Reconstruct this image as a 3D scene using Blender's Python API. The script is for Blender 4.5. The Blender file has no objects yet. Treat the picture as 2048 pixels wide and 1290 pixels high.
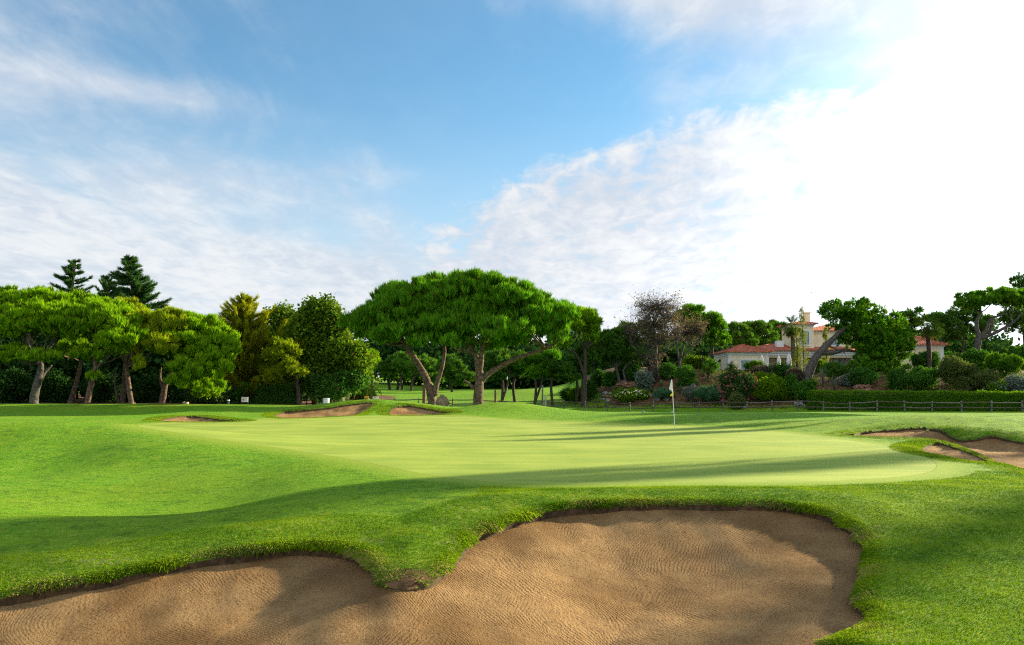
import bpy, math, random
import numpy as np
R = np.random.RandomState(7)
random.seed(7)
rad = math.radians
SC = bpy.context.scene
COL = SC.collection

# ------------------------------------------------------------------ camera
F = 1607.0; CZ = 1.55; TH = math.atan(140/F)
cd = bpy.data.cameras.new('camera'); cam = bpy.data.objects.new('camera', cd); COL.objects.link(cam)
cam.location = (0, 0, CZ); cam.rotation_euler = (rad(90)+TH, 0, 0)
cd.sensor_width = 36; cd.lens = 36*F/2048; cd.clip_start = .05; cd.clip_end = 5000
SC.camera = cam
SC.render.resolution_x = 1024; SC.render.resolution_y = 645
SUN_AZ, SUN_EL = rad(58), rad(18)

def ray(px, py):
    x = (np.asarray(px, float)-1024)/F; y = (645-np.asarray(py, float))/F
    return x, math.cos(TH)-y*math.sin(TH), math.sin(TH)+y*math.cos(TH)
def W(px, py, d):
    x, yy, zz = ray(px, py)
    return np.array([x/yy*d, d+0*x, CZ+zz/yy*d])
def PX(n, d): return n/F*d          # n photo pixels at depth d, in metres

# ------------------------------------------------------------------ terrain
def herm(ks):
    xs = np.array([k[0] for k in ks], float); ys = np.array([k[1] for k in ks], float)
    sl = np.diff(ys)/np.diff(xs); m = np.empty_like(ys); m[0] = sl[0]; m[-1] = sl[-1]
    h = np.diff(xs); m[1:-1] = (sl[:-1]*h[1:]+sl[1:]*h[:-1])/(h[1:]+h[:-1])
    def f(x):
        x = np.clip(x, xs[0], xs[-1]); i = np.clip(np.searchsorted(xs, x)-1, 0, len(xs)-2)
        hh = h[i]; t = (x-xs[i])/hh
        return ((2*t**3-3*t*t+1)*ys[i]+(t**3-2*t*t+t)*hh*m[i]+(-2*t**3+3*t*t)*ys[i+1]+(t**3-t*t)*hh*m[i+1])
    return f
def sm(a, b, t):
    u = np.clip((t-a)/(b-a), 0, 1); return u*u*(3-2*u)
def bump(x, y, cx, cy, sx, sy, h, rot=0):
    dx, dy = x-cx, y-cy; c, s = math.cos(rot), math.sin(rot)
    return h*np.exp(-((dx*c+dy*s)/sx)**2-((-dx*s+dy*c)/sy)**2)
_h = R.uniform(0, 6.28, (24, 3)); _k = R.normal(0, 1, (24, 2))
def wob(x, y, L, amp):
    z = 0
    for i in range(10): z = z+np.sin(_k[i, 0]*x/L*2+_k[i, 1]*y/L*2+_h[i, 0])
    return z*amp/3.2
prof = herm([(-3000,-.4),(-20,-.4),(0,-.5),(4,-.62),(7,-.55),(9,-.3),(10.6,-.04),(11.6,.08),(12.8,.06),(14.5,.0),(20,.02),(28,.06),(36,.14),(44,.22),(52,.2),(60,.05),(75,-.32),(84,-.38),(90,-.36),(97,.2),(110,.9),(180,2.7),(240,4.8),(400,8),(900,12),(3000,14)])
def G0(x, y):
    x = np.asarray(x, float); y = np.asarray(y, float)
    z = prof(y)
    # left woods side stays level
    z = z+sm(-14, -30, x)*sm(55, 75, y)*(1-sm(95, 150, y))*.45
    z = z+bump(x, y, -.4, 50, 3.6, 3.0, .72)                      # mound behind the green
    z = z+bump(x, y, -9.3, 55, 4.2, 3.0, .78)+bump(x, y, -14.5, 54.5, 4, 2.6, .2)+bump(x, y, -4.6, 54, 2.6, 2.4, .2)
    z = z+bump(x, y, -19.5, 51, 3.0, 2.2, .26)
    z = z+bump(x, y, -34, 58, 14, 4, .3)
    # bank on the right behind the green
    z = z+sm(0, 6, x)*sm(34, 41, y)*(1-sm(43, 56, y))*.22*(1-sm(16, 26, x))
    z = z-sm(14, 30, x)*sm(33, 45, y)*(1-sm(60, 75, y))*.2
    z = z+bump(x, y, 17.6, 33.5, 5.0, 2.6, .50, -.1)+bump(x, y, 24, 30, 3.4, 3, .1)
    z = z+bump(x, y, 14.6, 26.2, 3.0, 1.0, .42, -.75)
    z = z+bump(x, y, -14, 24.5, 6, 2.3, .62)+bump(x, y, -8.5, 21.5, 3.5, 2.0, .28)+bump(x, y, -5.2, 18.6, 2.6, 1.6, .10)-bump(x, y, -6, 15, 3.5, 1.4, .10)                     # left swelling
    z = z-bump(x, y, -18, 28, 3.0, 2.2, .70)
    z = z-sm(-2, -7, x)*(1-sm(15, 24, y))*sm(-5, 6, y)*.18
    z = z+bump(x, y, -8, 11.5, 5, 1.6, .10, .2)
    # tongue dips
    z = z
    # hill on the right, far mounds
    s0 = np.clip(91.4-.4*x, 66, 91)+2.6; hs = (y-s0)/13; z = z+3.65*sm(0, 1, hs)*sm(6, 19, x)*(1-sm(150, 300, y))
    z = z+.5*sm(4, -4, x)*sm(52, 64, y)*(1-sm(88, 110, y))
    z = z+1.0*sm(140, 200, y)*sm(-10, -34, x)
    z = z+bump(x, y, 3.2, 112, 8, 8, .9)+bump(x, y, 10, 125, 9, 8, 1.1)
    z = z+wob(x, y, 5, .018)*sm(4, 14, y)+wob(y, x, 14, .05)*sm(40, 60, y)
    return z
def cast(px, py, g=G0):
    px = np.asarray(px, float); py = np.asarray(py, float)
    dx, dy, dz = ray(px, py); t = np.full(px.shape, np.nan); prev = None
    ts = np.exp(np.arange(math.log(4), math.log(300), .0015))
    for tt in ts:
        dd = CZ+dz*tt/dy-g(dx*tt/dy, tt)
        if prev is not None:
            hit = np.isnan(t) & (dd <= 0)
            t = np.where(hit, tt, t)
        prev = dd
    t = np.where(np.isnan(t), 300, t)
    return dx*t/dy, t
def crom(P, n=8, closed=True):
    P = np.asarray(P, float); t = (np.arange(n)/n)[None, :, None]
    if closed: a, b, c, d = np.roll(P, 1, 0), P, np.roll(P, -1, 0), np.roll(P, -2, 0)
    else: E = np.vstack([P[:1], P, P[-1:]]); a, b, c, d = E[:-3], E[1:-2], E[2:-1], E[3:]
    a, b, c, d = a[:, None], b[:, None], c[:, None], d[:, None]
    o = (.5*((2*b)+(-a+c)*t+(2*a-5*b+4*c-d)*t*t+(-a+3*b-3*c+d)*t**3)).reshape(-1, P.shape[1])
    return o if closed else np.vstack([o, P[-1:]])
def sdf(poly, x, y, reach=12):
    x = np.asarray(x, float).ravel(); y = np.asarray(y, float).ravel()
    lo = poly.min(0); hi = poly.max(0)
    bx = np.maximum(np.maximum(lo[0]-x, x-hi[0]), 0); by = np.maximum(np.maximum(lo[1]-y, y-hi[1]), 0)
    out = np.hypot(bx, by)+.001; idx = np.where(out < reach)[0]
    if len(idx) == 0: return out
    X = x[idx]; Y = y[idx]; d2 = np.full(len(idx), 1e9); ins = np.zeros(len(idx), bool)
    A = poly; B = np.roll(poly, -1, 0)
    for a, b in zip(A, B):
        e = b-a; L = max(e@e, 1e-12); t = np.clip(((X-a[0])*e[0]+(Y-a[1])*e[1])/L, 0, 1)
        d2 = np.minimum(d2, (X-a[0]-t*e[0])**2+(Y-a[1]-t*e[1])**2)
        c = (a[1] > Y) != (b[1] > Y)
        if c.any():
            xi = a[0]+(Y-a[1])*(e[0]/(e[1] if e[1] else 1e-12)); ins ^= c & (X < xi)
    d = np.sqrt(d2); out[idx] = np.where(ins, -d, d); return out

def pixpoly(pts, n=6):
    P = crom(pts, n); x, y = cast(P[:, 0], P[:, 1]); return np.stack([x, y], 1)
B_PIX = {
 'left_mid':  [(549,830),(570,823),(600,820),(660,814),(700,808),(738,804),(744,809),(728,820),(706,830),(660,833),(620,835),(575,836)],
 'mid':       [(778,826),(784,817),(800,812),(822,811),(850,816),(880,821),(902,825),(880,828),(830,830),(792,830)],
 'far_left':  [(318,841),(340,834),(380,831),(410,833),(440,837),(482,841.5),(430,843.5),(350,843)],
 'right':     [(1690,867),(1740,861),(1800,856),(1840,853.5),(1875,857),(1897,868),(1920,877),(1950,876),(1985,870),(2020,878),(2060,886),(2130,905),(2150,945),(2100,950),(2048,934),(2005,922),(1965,905),(1935,893),(1900,882),(1860,874.5),(1800,871),(1740,870)],
 'pocket':    [(1842,896),(1860,886),(1893,886),(1935,897),(1970,912),(1990,922),(1950,921),(1905,912),(1864,905)],
}
BUNK = {k: pixpoly(v) for k, v in B_PIX.items()}
# the big bunker before the camera (outline in photo pixels on the ground, closed nearer than the frame)
main_px = [(-160,1212),(0,1188),(110,1168),(220,1150),(330,1128),(430,1108),(520,1095),(600,1086),(665,1088),(715,1103),(742,1130),(750,1150),(772,1164),(815,1170),(855,1160),(882,1142),(905,1118),(928,1090),(950,1066),(1000,1046),(1060,1026),(1110,1014),(1200,1006),(1300,1003),(1400,1003),(1500,1005),(1570,1009),(1630,1019),(1680,1038),(1715,1064),(1730,1095),(1731,1125),(1718,1155),(1708,1180),(1716,1203),(1737,1218),(1728,1237),(1690,1256),(1630,1275),(1570,1292)]
mp = pixpoly(main_px, 5)
mp = mp[:-5]
tail = crom([mp[-1], (2.55, 6.6), (1.9, 5.9), (.6, 5.2), (-1.5, 4.9), (-4.2, 4.9), (-6.8, 5.4), (-8.2, 6.3), (-7.4, 7.2), mp[0]], 6, False)[1:-1]
BUNK['main'] = np.vstack([mp, tail])
green_px = [(285,849),(400,842),(560,836.5),(700,832.5),(830,830.5),(920,832),(1000,838),(1090,842),(1180,845.5),(1260,848),(1350,852),(1440,855),(1530,861),(1620,871),(1720,884),(1800,897),(1850,914),(1872,932),(1850,946),(1780,955),(1660,962),(1500,965),(1350,965),(1200,968),(1060,967),(950,961),(860,950),(770,932),(690,917),(600,902),(520,891),(430,878),(350,865),(290,856)]
GREEN = pixpoly(green_px, 5)
PATHS = {}
def strip(pts, w):
    P = crom(pts, 6, False); t = np.gradient(P, axis=0); t /= np.linalg.norm(t, axis=1)[:, None]
    n = np.stack([-t[:, 1], t[:, 0]], 1); return np.vstack([P+n*w/2, (P-n*w/2)[::-1]])
PATHS['cart'] = strip([(31,80.4),(40,76.8),(48,73.6),(60,68.8),(80,61)], 1.7)
PATHS['gravel'] = strip([(-27,72),(-22,71),(-17.5,70.3),(-14.5,71.5),(-12.6,76)], 2.6)

_i = int(np.argmin(np.where((BUNK['main'][:, 0] > -2.6) & (BUNK['main'][:, 0] < .2) & (BUNK['main'][:, 1] > 6.9), BUNK['main'][:, 1], 99)))
TX, TY = BUNK['main'][_i]; print('TIP', TX, TY)
def tipf(x, y, sx=.48, sy=.34): return np.exp(-((x-TX-.0)/sx)**2-((y-TY-.02)/sy)**2)
BP = {'main': (.16, .05, .08, .55, 2.3)}          # roll width, roll drop, lip, depth, falloff
def bpar(k): return BP.get(k, (.45, .06, .06, .16, .8))
def G(x, y):
    """grass surface before the rims are cut"""
    sh = np.shape(x); x = np.asarray(x, float).ravel(); y = np.asarray(y, float).ravel()
    z = G0(x, y)
    gd = sdf(GREEN, x, y, 9)
    z = z-.22*sm(0, 5, gd)*sm(1, -5, x)*(1-sm(17, 26, y))*sm(9, 12, y)
    z = z+(wob(x, y, 3.4, .075)+wob(y, x, 1.7, .02))*sm(-1, -6, x)*sm(.3, 3, gd)*sm(9.5, 13, y)*(1-sm(30, 40, y))
    return z.reshape(sh)
def rims(x, y):
    best = np.full(np.shape(x), 99.); which = {}
    for k, p in BUNK.items():
        s = sdf(p, x, y, 6); which[k] = s; best = np.minimum(best, s)
    return best, which
def lipfac(x, y):      # the tongue between the two lobes of the big bunker runs out into the sand
    return 1-.8*tipf(x, y, .5, .5)
def grass_z(x, y, which=None):
    if which is None: which = rims(x, y)[1]
    z = G(x, y)
    for k, s in which.items():
        w, r, l, dp, fo = bpar(k)
        z = z-r*np.clip(1-np.maximum(s, 0)/w, 0, 1)**2*(s > -.001)
        if k == 'main': z = z+.05*np.exp(-((s-.75)/.45)**2)*sm(7.6, 9.8, y)
    return z
def sand_z(x, y, which):
    z = G(x, y)
    for k, s in which.items():
        w, r, l, dp, fo = bpar(k); q = np.maximum(-s, 0)
        if k == 'main':
            l = l*lipfac(x, y)
            dd = dp*(1-np.exp(-(q/fo)**1.25))*(1-.45*np.exp(-((x-TX)/1.5)**2-((y-TY+.2)/1.3)**2))*(1-.45*sm(1.6, 3.9, x))
        else: dd = dp*(1-np.exp(-q/fo))
        z = np.where(s < .02, z-r-l-dd, z)
    return z+wob(x*1.3, y, .9, .016)+wob(y, x, .33, .006)

def build_grid():
    az = np.concatenate([np.arange(-180, -44, 2.0), np.arange(-44, -36, .5), np.arange(-36, 36, .13), np.arange(36, 44, .5), np.arange(44, 180, 2.0)])
    az = np.radians(az); nA = len(az)
    r = np.concatenate([np.linspace(.4, 4.2, 12)[:-1], np.exp(np.arange(math.log(4.2), math.log(62), .0056)), np.exp(np.arange(math.log(62), math.log(230), .012)), np.exp(np.arange(math.log(230), math.log(2600), .07)), [2800]])
    nR = len(r); A, Rr = np.meshgrid(az, r); X = (Rr*np.sin(A)).ravel(); Y = (Rr*np.cos(A)).ravel()
    i = np.arange(nR-1)[:, None]*nA; j = np.arange(nA)[None, :]; j2 = (j+1) % nA
    a = (i+j).ravel(); b = (i+j2).ravel(); c = (i+nA+j2).ravel(); d = (i+nA+j).ravel()
    T = np.vstack([np.stack([a, d, c], 1), np.stack([a, c, b], 1)])
    X = np.append(X, 0); Y = np.append(Y, 0); ctr = len(X)-1; k = np.arange(nA)
    T = np.vstack([T, np.stack([np.full(nA, ctr), k, (k+1) % nA], 1)])
    return X, Y, T
def clip(X, Y, T, s):
    """exact split of triangles along s=0 -> inside, outside"""
    ins = s < 0; c = ins[T].sum(1); Ti = T[c == 3]; To = T[c == 0]; mixed = T[(c > 0) & (c < 3)]
    nx, ny, cache, ti, to = [], [], {}, [], []; base = len(X); edges = []
    def cut(p, q):
        k = (p, q) if p < q else (q, p)
        if k not in cache:
            t = s[p]/(s[p]-s[q]); cache[k] = base+len(nx); nx.append(X[p]+(X[q]-X[p])*t); ny.append(Y[p]+(Y[q]-Y[p])*t)
        return cache[k]
    for t in mixed:
        t = [int(v) for v in t]; n = sum(ins[v] for v in t)
        while not (ins[t[0]] == (n == 1) and ins[t[1]] != (n == 1) and ins[t[2]] != (n == 1)): t = t[1:]+t[:1]
        a, b, cc = t; p, q = cut(a, b), cut(a, cc)
        one, two = (ti, to) if n == 1 else (to, ti)
        one.append((a, p, q)); two.append((p, b, cc)); two.append((p, cc, q))
        edges.append((p, q) if n == 1 else (q, p))
    X = np.append(X, nx); Y = np.append(Y, ny)
    if ti: Ti = np.vstack([Ti, ti])
    if to: To = np.vstack([To, to])
    return X, Y, Ti, To, edges

# ------------------------------------------------------------------ mesh helpers
def tag(o, label=None, cat=None, group=None, kind=None):
    if label: o['label'] = label
    if cat: o['category'] = cat
    if group: o['group'] = group
    if kind: o['kind'] = kind
    return o
def mk(name, V, Fc, mat, parent=None, smooth=False, attrs=None, org=None):
    """V (N,3), Fc (M,k) or list of such arrays"""
    V = np.asarray(V, np.float32)
    if org is None and parent is not None: org = np.array(parent.location)
    if org is not None: V = V-np.asarray(org, np.float32)
    me = bpy.data.meshes.new(name); Fl = [Fc] if isinstance(Fc, np.ndarray) else [np.asarray(f) for f in Fc if len(f)]
    me.vertices.add(len(V)); me.vertices.foreach_set('co', V.ravel())
    loops = np.concatenate([f.ravel() for f in Fl]).astype(np.int32)
    sizes = np.concatenate([np.full(len(f), f.shape[1]) for f in Fl]).astype(np.int32)
    st = np.concatenate([[0], np.cumsum(sizes)[:-1]]).astype(np.int32)
    me.loops.add(len(loops)); me.loops.foreach_set('vertex_index', loops)
    me.polygons.add(len(sizes)); me.polygons.foreach_set('loop_start', st)
    try: me.polygons.foreach_set('loop_total', sizes)
    except Exception: pass
    me.polygons.foreach_set('use_smooth', np.full(len(sizes), bool(smooth)))
    for k, a in (attrs or {}).items():
        at = me.attributes.new(k, 'FLOAT', 'POINT'); at.data.foreach_set('value', np.asarray(a, np.float32))
    me.update(calc_edges=True); me.validate(verbose=False) if len(V) < 200 else None
    me.materials.append(mat)
    o = bpy.data.objects.new(name, me); COL.objects.link(o)
    if parent is not None: o.parent = parent
    elif org is not None: o.location = tuple(float(c) for c in org)
    return o
def thing(name, label, cat, loc, group=None):
    o = bpy.data.objects.new(name, None); COL.objects.link(o); o.location = tuple(float(c) for c in loc)
    o.empty_display_size = .2
    return tag(o, label, cat, group)
class MB:
    def __init__(s): s.V = []; s.F3 = []; s.F4 = []; s.n = 0
    def add(s, V, F3=None, F4=None):
        V = np.asarray(V, float); s.V.append(V)
        if F3 is not None and len(F3): s.F3.append(np.asarray(F3)+s.n)
        if F4 is not None and len(F4): s.F4.append(np.asarray(F4)+s.n)
        s.n += len(V); return s
    def box(s, c, d, rz=0, taper=1, lean=(0, 0)):
        x, y, z = np.array(d)/2
        P = np.array([[-x,-y,-z],[x,-y,-z],[x,y,-z],[-x,y,-z],[-x*taper,-y*taper,z],[x*taper,-y*taper,z],[x*taper,y*taper,z],[-x*taper,y*taper,z]])
        P[4:, 0] += lean[0]; P[4:, 1] += lean[1]
        cc, ss = math.cos(rz), math.sin(rz); P = np.stack([P[:, 0]*cc-P[:, 1]*ss, P[:, 0]*ss+P[:, 1]*cc, P[:, 2]], 1)+np.array(c)
        return s.add(P, None, [[0,3,2,1],[4,5,6,7],[0,1,5,4],[1,2,6,5],[2,3,7,6],[3,0,4,7]])
    def tube(s, pts, rs, n=8, sub=3, rough=0, cap=True):
        P = np.asarray(pts, float); rs = np.asarray(rs, float)
        if sub > 1 and len(P) > 1:
            Q = crom(np.hstack([P, rs[:, None]]), sub, False); P = Q[:, :3]; rs = np.maximum(Q[:, 3], .002)
        t = np.gradient(P, axis=0); t /= np.linalg.norm(t, axis=1)[:, None]+1e-9
        ref = np.array([0, 1., 0]) if abs(t[0][1]) < .9 else np.array([1., 0, 0])
        u = np.cross(t, ref); u /= np.linalg.norm(u, axis=1)[:, None]+1e-9; v = np.cross(t, u)
        a = np.linspace(0, 2*np.pi, n, endpoint=False)
        rr = rs[:, None]*(1+(R.uniform(-rough, rough, (len(P), n)) if rough else 0))
        V = P[:, None]+rr[..., None]*(np.cos(a)[None, :, None]*u[:, None]+np.sin(a)[None, :, None]*v[:, None])
        m = len(P); i = np.arange(m-1)[:, None]*n; j = np.arange(n)[None]; k = (j+1) % n
        Q = np.stack([(i+j).ravel(), (i+k).ravel(), (i+n+k).ravel(), (i+n+j).ravel()], 1)
        V = V.reshape(-1, 3); F3 = []
        if cap:
            V = np.vstack([V, P[:1], P[-1:]]); b = m*n; F3 = [[b, (q+1) % n, q] for q in range(n)]+[[b+1, (m-1)*n+q, (m-1)*n+(q+1) % n] for q in range(n)]
        return s.add(V, F3, Q)
    def poly(s, P, F3=None, F4=None): return s.add(P, F3, F4)
    def build(s, name, mat, parent=None, smooth=False, org=None, attrs=None):
        V = np.vstack(s.V); Fl = []
        if s.F3: Fl.append(np.vstack(s.F3))
        if s.F4: Fl.append(np.vstack(s.F4))
        return mk(name, V, Fl, mat, parent, smooth, attrs, org)

# ------------------------------------------------------------------ materials
class NT:
    def __init__(s, nt): s.nt = nt; s.L = nt.links
    def n(s, t, **k):
        nd = s.nt.nodes.new(t)
        for a, b in k.items(): setattr(nd, a, b)
        return nd
    def put(s, nd, i, v):
        if v is None: return
        if isinstance(v, bpy.types.NodeSocket): s.L.new(v, nd.inputs[i])
        else:
            try: nd.inputs[i].default_value = v
            except Exception: nd.inputs[i].default_value = (*v, 1)[:4]
    def m(s, op, a, b=None, c=None, clamp=False):
        nd = s.n('ShaderNodeMath', operation=op); nd.use_clamp = clamp
        s.put(nd, 0, a); s.put(nd, 1, b); s.put(nd, 2, c); return nd.outputs[0]
    def mix(s, f, a, b, mode='MIX'):
        nd = s.n('ShaderNodeMix', data_type='RGBA', blend_type=mode); nd.clamp_factor = True
        s.put(nd, 0, f); s.put(nd, 6, a if isinstance(a, bpy.types.NodeSocket) else (*a, 1)); s.put(nd, 7, b if isinstance(b, bpy.types.NodeSocket) else (*b, 1)); return nd.outputs[2]
    def noise(s, vec, scale, det=3, rough=.55, dist=0):
        nd = s.n('ShaderNodeTexNoise'); s.put(nd, 'Vector', vec); nd.inputs['Scale'].default_value = scale; nd.inputs['Detail'].default_value = det
        nd.inputs['Roughness'].default_value = rough; nd.inputs['Distortion'].default_value = dist; return nd.outputs[0]
    def rng(s, v, a, b, c=0, d=1, smooth=True):
        nd = s.n('ShaderNodeMapRange', interpolation_type='SMOOTHSTEP' if smooth else 'LINEAR'); nd.clamp = True if not smooth else nd.clamp
        for i, q in enumerate((v, a, b, c, d)): s.put(nd, i, q)
        return nd.outputs[0]
    def attr(s, name): return s.n('ShaderNodeAttribute', attribute_name=name).outputs['Fac']
    def map(s, vec, sc=(1,1,1), rot=(0,0,0), loc=(0,0,0)):
        nd = s.n('ShaderNodeMapping'); s.put(nd, 0, vec); nd.inputs['Scale'].default_value = sc; nd.inputs['Rotation'].default_value = rot; nd.inputs['Location'].default_value = loc; return nd.outputs[0]
    def bump(s, h, st, dist, nrm=None):
        nd = s.n('ShaderNodeBump'); s.put(nd, 'Height', h); nd.inputs['Strength'].default_value = st; nd.inputs['Distance'].default_value = dist
        if nrm is not None: s.put(nd, 'Normal', nrm)
        return nd.outputs[0]
def newmat(name):
    m = bpy.data.materials.new(name); m.use_nodes = True; nt = m.node_tree; nt.nodes.clear()
    k = NT(nt); k.out = k.n('ShaderNodeOutputMaterial'); return m, k
def pos(k): return k.n('ShaderNodeNewGeometry').outputs['Position']
def princ(k, col, rough=.8, nrm=None, metal=0, spec=.3):
    p = k.n('ShaderNodeBsdfPrincipled'); k.put(p, 'Base Color', col if isinstance(col, bpy.types.NodeSocket) else (*col, 1)); k.put(p, 'Roughness', rough)
    p.inputs['Metallic'].default_value = metal; p.inputs['Specular IOR Level'].default_value = spec
    if nrm is not None: k.put(p, 'Normal', nrm)
    k.L.new(p.outputs[0], k.out.inputs[0]); return p
def leafmat(name, c1, c2, trans=.4, c3=None):
    """foliage: 'v' per leaf picks the colour, light passes through the leaf"""
    m, k = newmat(name); v = k.attr('v'); n = k.noise(pos(k), .35, 2)
    col = k.mix(k.m('ADD', k.m('MULTIPLY', v, 1.05), k.m('MULTIPLY_ADD', n, .6, -.32), None, True), c1, c2)
    if c3 is not None: col = k.mix(k.attr('w'), col, c3)
    d = k.n('ShaderNodeBsdfDiffuse'); t = k.n('ShaderNodeBsdfTranslucent'); x = k.n('ShaderNodeMixShader')
    k.put(d, 0, col); k.put(t, 0, k.mix(1.0, col, (1.0, 1.0, .55), 'MULTIPLY')); x.inputs[0].default_value = trans
    k.L.new(d.outputs[0], x.inputs[1]); k.L.new(t.outputs[0], x.inputs[2]); k.L.new(x.outputs[0], k.out.inputs[0]); return m
def simple(name, c1, c2=None, scale=8, rough=.8, bs=0, bd=.01, metal=0, spec=.3):
    m, k = newmat(name)
    tc = k.n('ShaderNodeTexCoord').outputs['Object']; n = k.noise(tc, scale, 4, .6)
    col = k.mix(k.rng(n, .3, .7), c1, c2 or c1)
    princ(k, col, rough, k.bump(n, bs, bd) if bs else None, metal, spec); return m

def ground_material():
    m, k = newmat('turf'); p = pos(k)
    gd, bd, soil, fair = k.attr('gd'), k.attr('bd'), k.attr('soil'), k.attr('fair')
    big = k.noise(p, .22, 3, .5); mid = k.noise(p, 1.7, 4, .6, .4); fine = k.noise(p, 13, 4, .65); micro = k.noise(k.map(p, (1, .55, 1)), 70, 3, .7)
    f = k.m('ADD', k.m('MULTIPLY', mid, .5), k.m('MULTIPLY', fine, .5)); f = k.rng(f, .34, .66)
    rough = k.mix(f, (.030, .120, .004), (.165, .325, .008))
    rough = k.mix(k.m('MULTIPLY', k.rng(micro, .5, .75), .6), rough, (.25, .34, .05))
    faircol = k.mix(k.rng(fine, .3, .7), (.070, .215, .005), (.155, .325, .009))
    rough = k.mix(k.m('MULTIPLY', fair, .75), rough, faircol)
    rough = k.mix(k.m('MULTIPLY', k.rng(big, .42, .68), .5), rough, (.18, .28, .014))
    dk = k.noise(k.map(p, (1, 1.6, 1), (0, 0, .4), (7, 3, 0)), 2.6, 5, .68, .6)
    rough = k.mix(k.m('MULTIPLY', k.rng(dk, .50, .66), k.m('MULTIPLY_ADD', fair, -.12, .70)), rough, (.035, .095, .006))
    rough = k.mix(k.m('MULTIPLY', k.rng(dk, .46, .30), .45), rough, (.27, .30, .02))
    straw = k.m('MULTIPLY', k.rng(k.m('ADD', fine, k.m('MULTIPLY', mid, .8)), .98, 1.12), k.m('ADD', k.rng(bd, .1, 1.4, .75, .12), 0.0))
    rough = k.mix(straw, rough, (.33, .27, .13))
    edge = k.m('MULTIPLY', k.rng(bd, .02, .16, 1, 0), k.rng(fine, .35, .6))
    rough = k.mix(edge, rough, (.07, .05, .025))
    fringe = k.mix(k.rng(fine, .3, .7), (.165, .255, .02), (.22, .31, .03))
    c = k.mix(k.rng(k.m('ADD', gd, k.m('MULTIPLY', mid, .5)), .35, 1.35, 1, 0), rough, fringe)
    c = k.mix(k.m('MULTIPLY', k.rng(gd, .0, .05, 1, 0), .55), c, (.08, .12, .012))  # thin dark line round the green, painted as the shadow of its mown step
    sn = k.noise(p, 3, 5, .65); soilc = k.mix(k.rng(sn, .35, .65), (.06, .034, .016), (.19, .11, .055))
    c = k.mix(k.rng(k.m('ADD', soil, k.m('MULTIPLY_ADD', fine, 1.0, -.5)), .30, .62), c, soilc)
    h = k.m('ADD', k.m('MULTIPLY', fine, .7), k.m('MULTIPLY', micro, .5))
    st = k.n('ShaderNodeBump'); k.put(st, 'Height', h); st.inputs['Distance'].default_value = .05; k.put(st, 'Strength', k.m('MULTIPLY_ADD', k.rng(gd, 0, 1.2), .75, .15))
    pr = princ(k, c, .9, st.outputs[0], 0, .1); pr.inputs['Sheen Weight'].default_value = .0
    return m
def green_material():
    m, k = newmat('mown_green'); p = pos(k)
    a = k.noise(p, .5, 3, .5); b = k.noise(p, 30, 3, .7); s = k.noise(k.map(p, (.25, 1.6, 1)), 1.2, 3, .5)
    c = k.mix(k.rng(k.m('ADD', k.m('MULTIPLY', a, .5), k.m('MULTIPLY', s, .5)), .35, .65), (.185, .275, .030), (.30, .37, .055))
    c = k.mix(k.m('MULTIPLY', k.rng(b, .4, .7), .6), c, (.14, .22, .025))
    princ(k, c, .9, k.bump(b, .15, .008), 0, .15); return m
def sand_material():
    m, k = newmat('raked_sand'); p = pos(k)
    big = k.noise(p, .8, 3, .5); mid = k.noise(p, 5, 4, .6); fine = k.noise(p, 60, 3, .7); crumb = k.noise(p, 28, 4, .75)
    c = k.mix(k.rng(big, .35, .65), (.205, .117, .046), (.36, .225, .100))
    c = k.mix(k.m('MULTIPLY', k.rng(mid, .4, .7), .35), c, (.17, .092, .036))
    c = k.mix(k.m('MULTIPLY', k.rng(crumb, .54, .68), .6), c, (.07, .038, .016))
    warp = k.n('ShaderNodeTexNoise'); k.put(warp, 'Vector', p); warp.inputs['Scale'].default_value = .42; warp.inputs['Detail'].default_value = 2.5
    vm = k.n('ShaderNodeVectorMath', operation='MULTIPLY_ADD'); k.put(vm, 0, warp.outputs['Color']); vm.inputs[1].default_value = (1.5, 1.5, 0); k.put(vm, 2, p)
    def rake(rot, sc, dist):
        w = k.n('ShaderNodeTexWave', wave_type='BANDS', bands_direction='X'); k.put(w, 'Vector', k.map(vm.outputs[0], (1, 1, 1), (0, 0, rot)))
        w.inputs['Scale'].default_value = sc; w.inputs['Distortion'].default_value = dist; w.inputs['Detail'].default_value = 3; w.inputs['Detail Scale'].default_value = 3; w.inputs['Detail Roughness'].default_value = .65; return w.outputs['Fac']
    r1 = rake(.5, 8.2, 5.0); r2 = rake(-.7, 9.0, 5.4); sel = k.rng(k.noise(p, .55, 2), .42, .58)
    r = k.m('ADD', k.m('MULTIPLY', r1, sel), k.m('MULTIPLY', r2, k.m('SUBTRACT', 1, sel)))
    mask = k.m('MULTIPLY_ADD', k.rng(k.noise(p, 1.5, 3), .4, .62), .9, .1)
    h = k.m('ADD', k.m('MULTIPLY', k.m('MULTIPLY', r, mask), .020), k.m('ADD', k.m('MULTIPLY', crumb, .050), k.m('MULTIPLY', fine, .007)))
    h = k.m('ADD', h, k.m('MULTIPLY', mid, .05))
    princ(k, c, .95, k.bump(h, 1.0, 1.0), 0, .1); return m

M = {}
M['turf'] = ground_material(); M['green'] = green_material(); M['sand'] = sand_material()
M['lip'] = simple('lip_soil', (.03, .019, .010), (.09, .055, .026), 14, .95, .5, .05)
M['gravel'] = simple('gravel', (.42, .38, .32), (.58, .54, .48), 20, .95, .3, .02)

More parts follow.
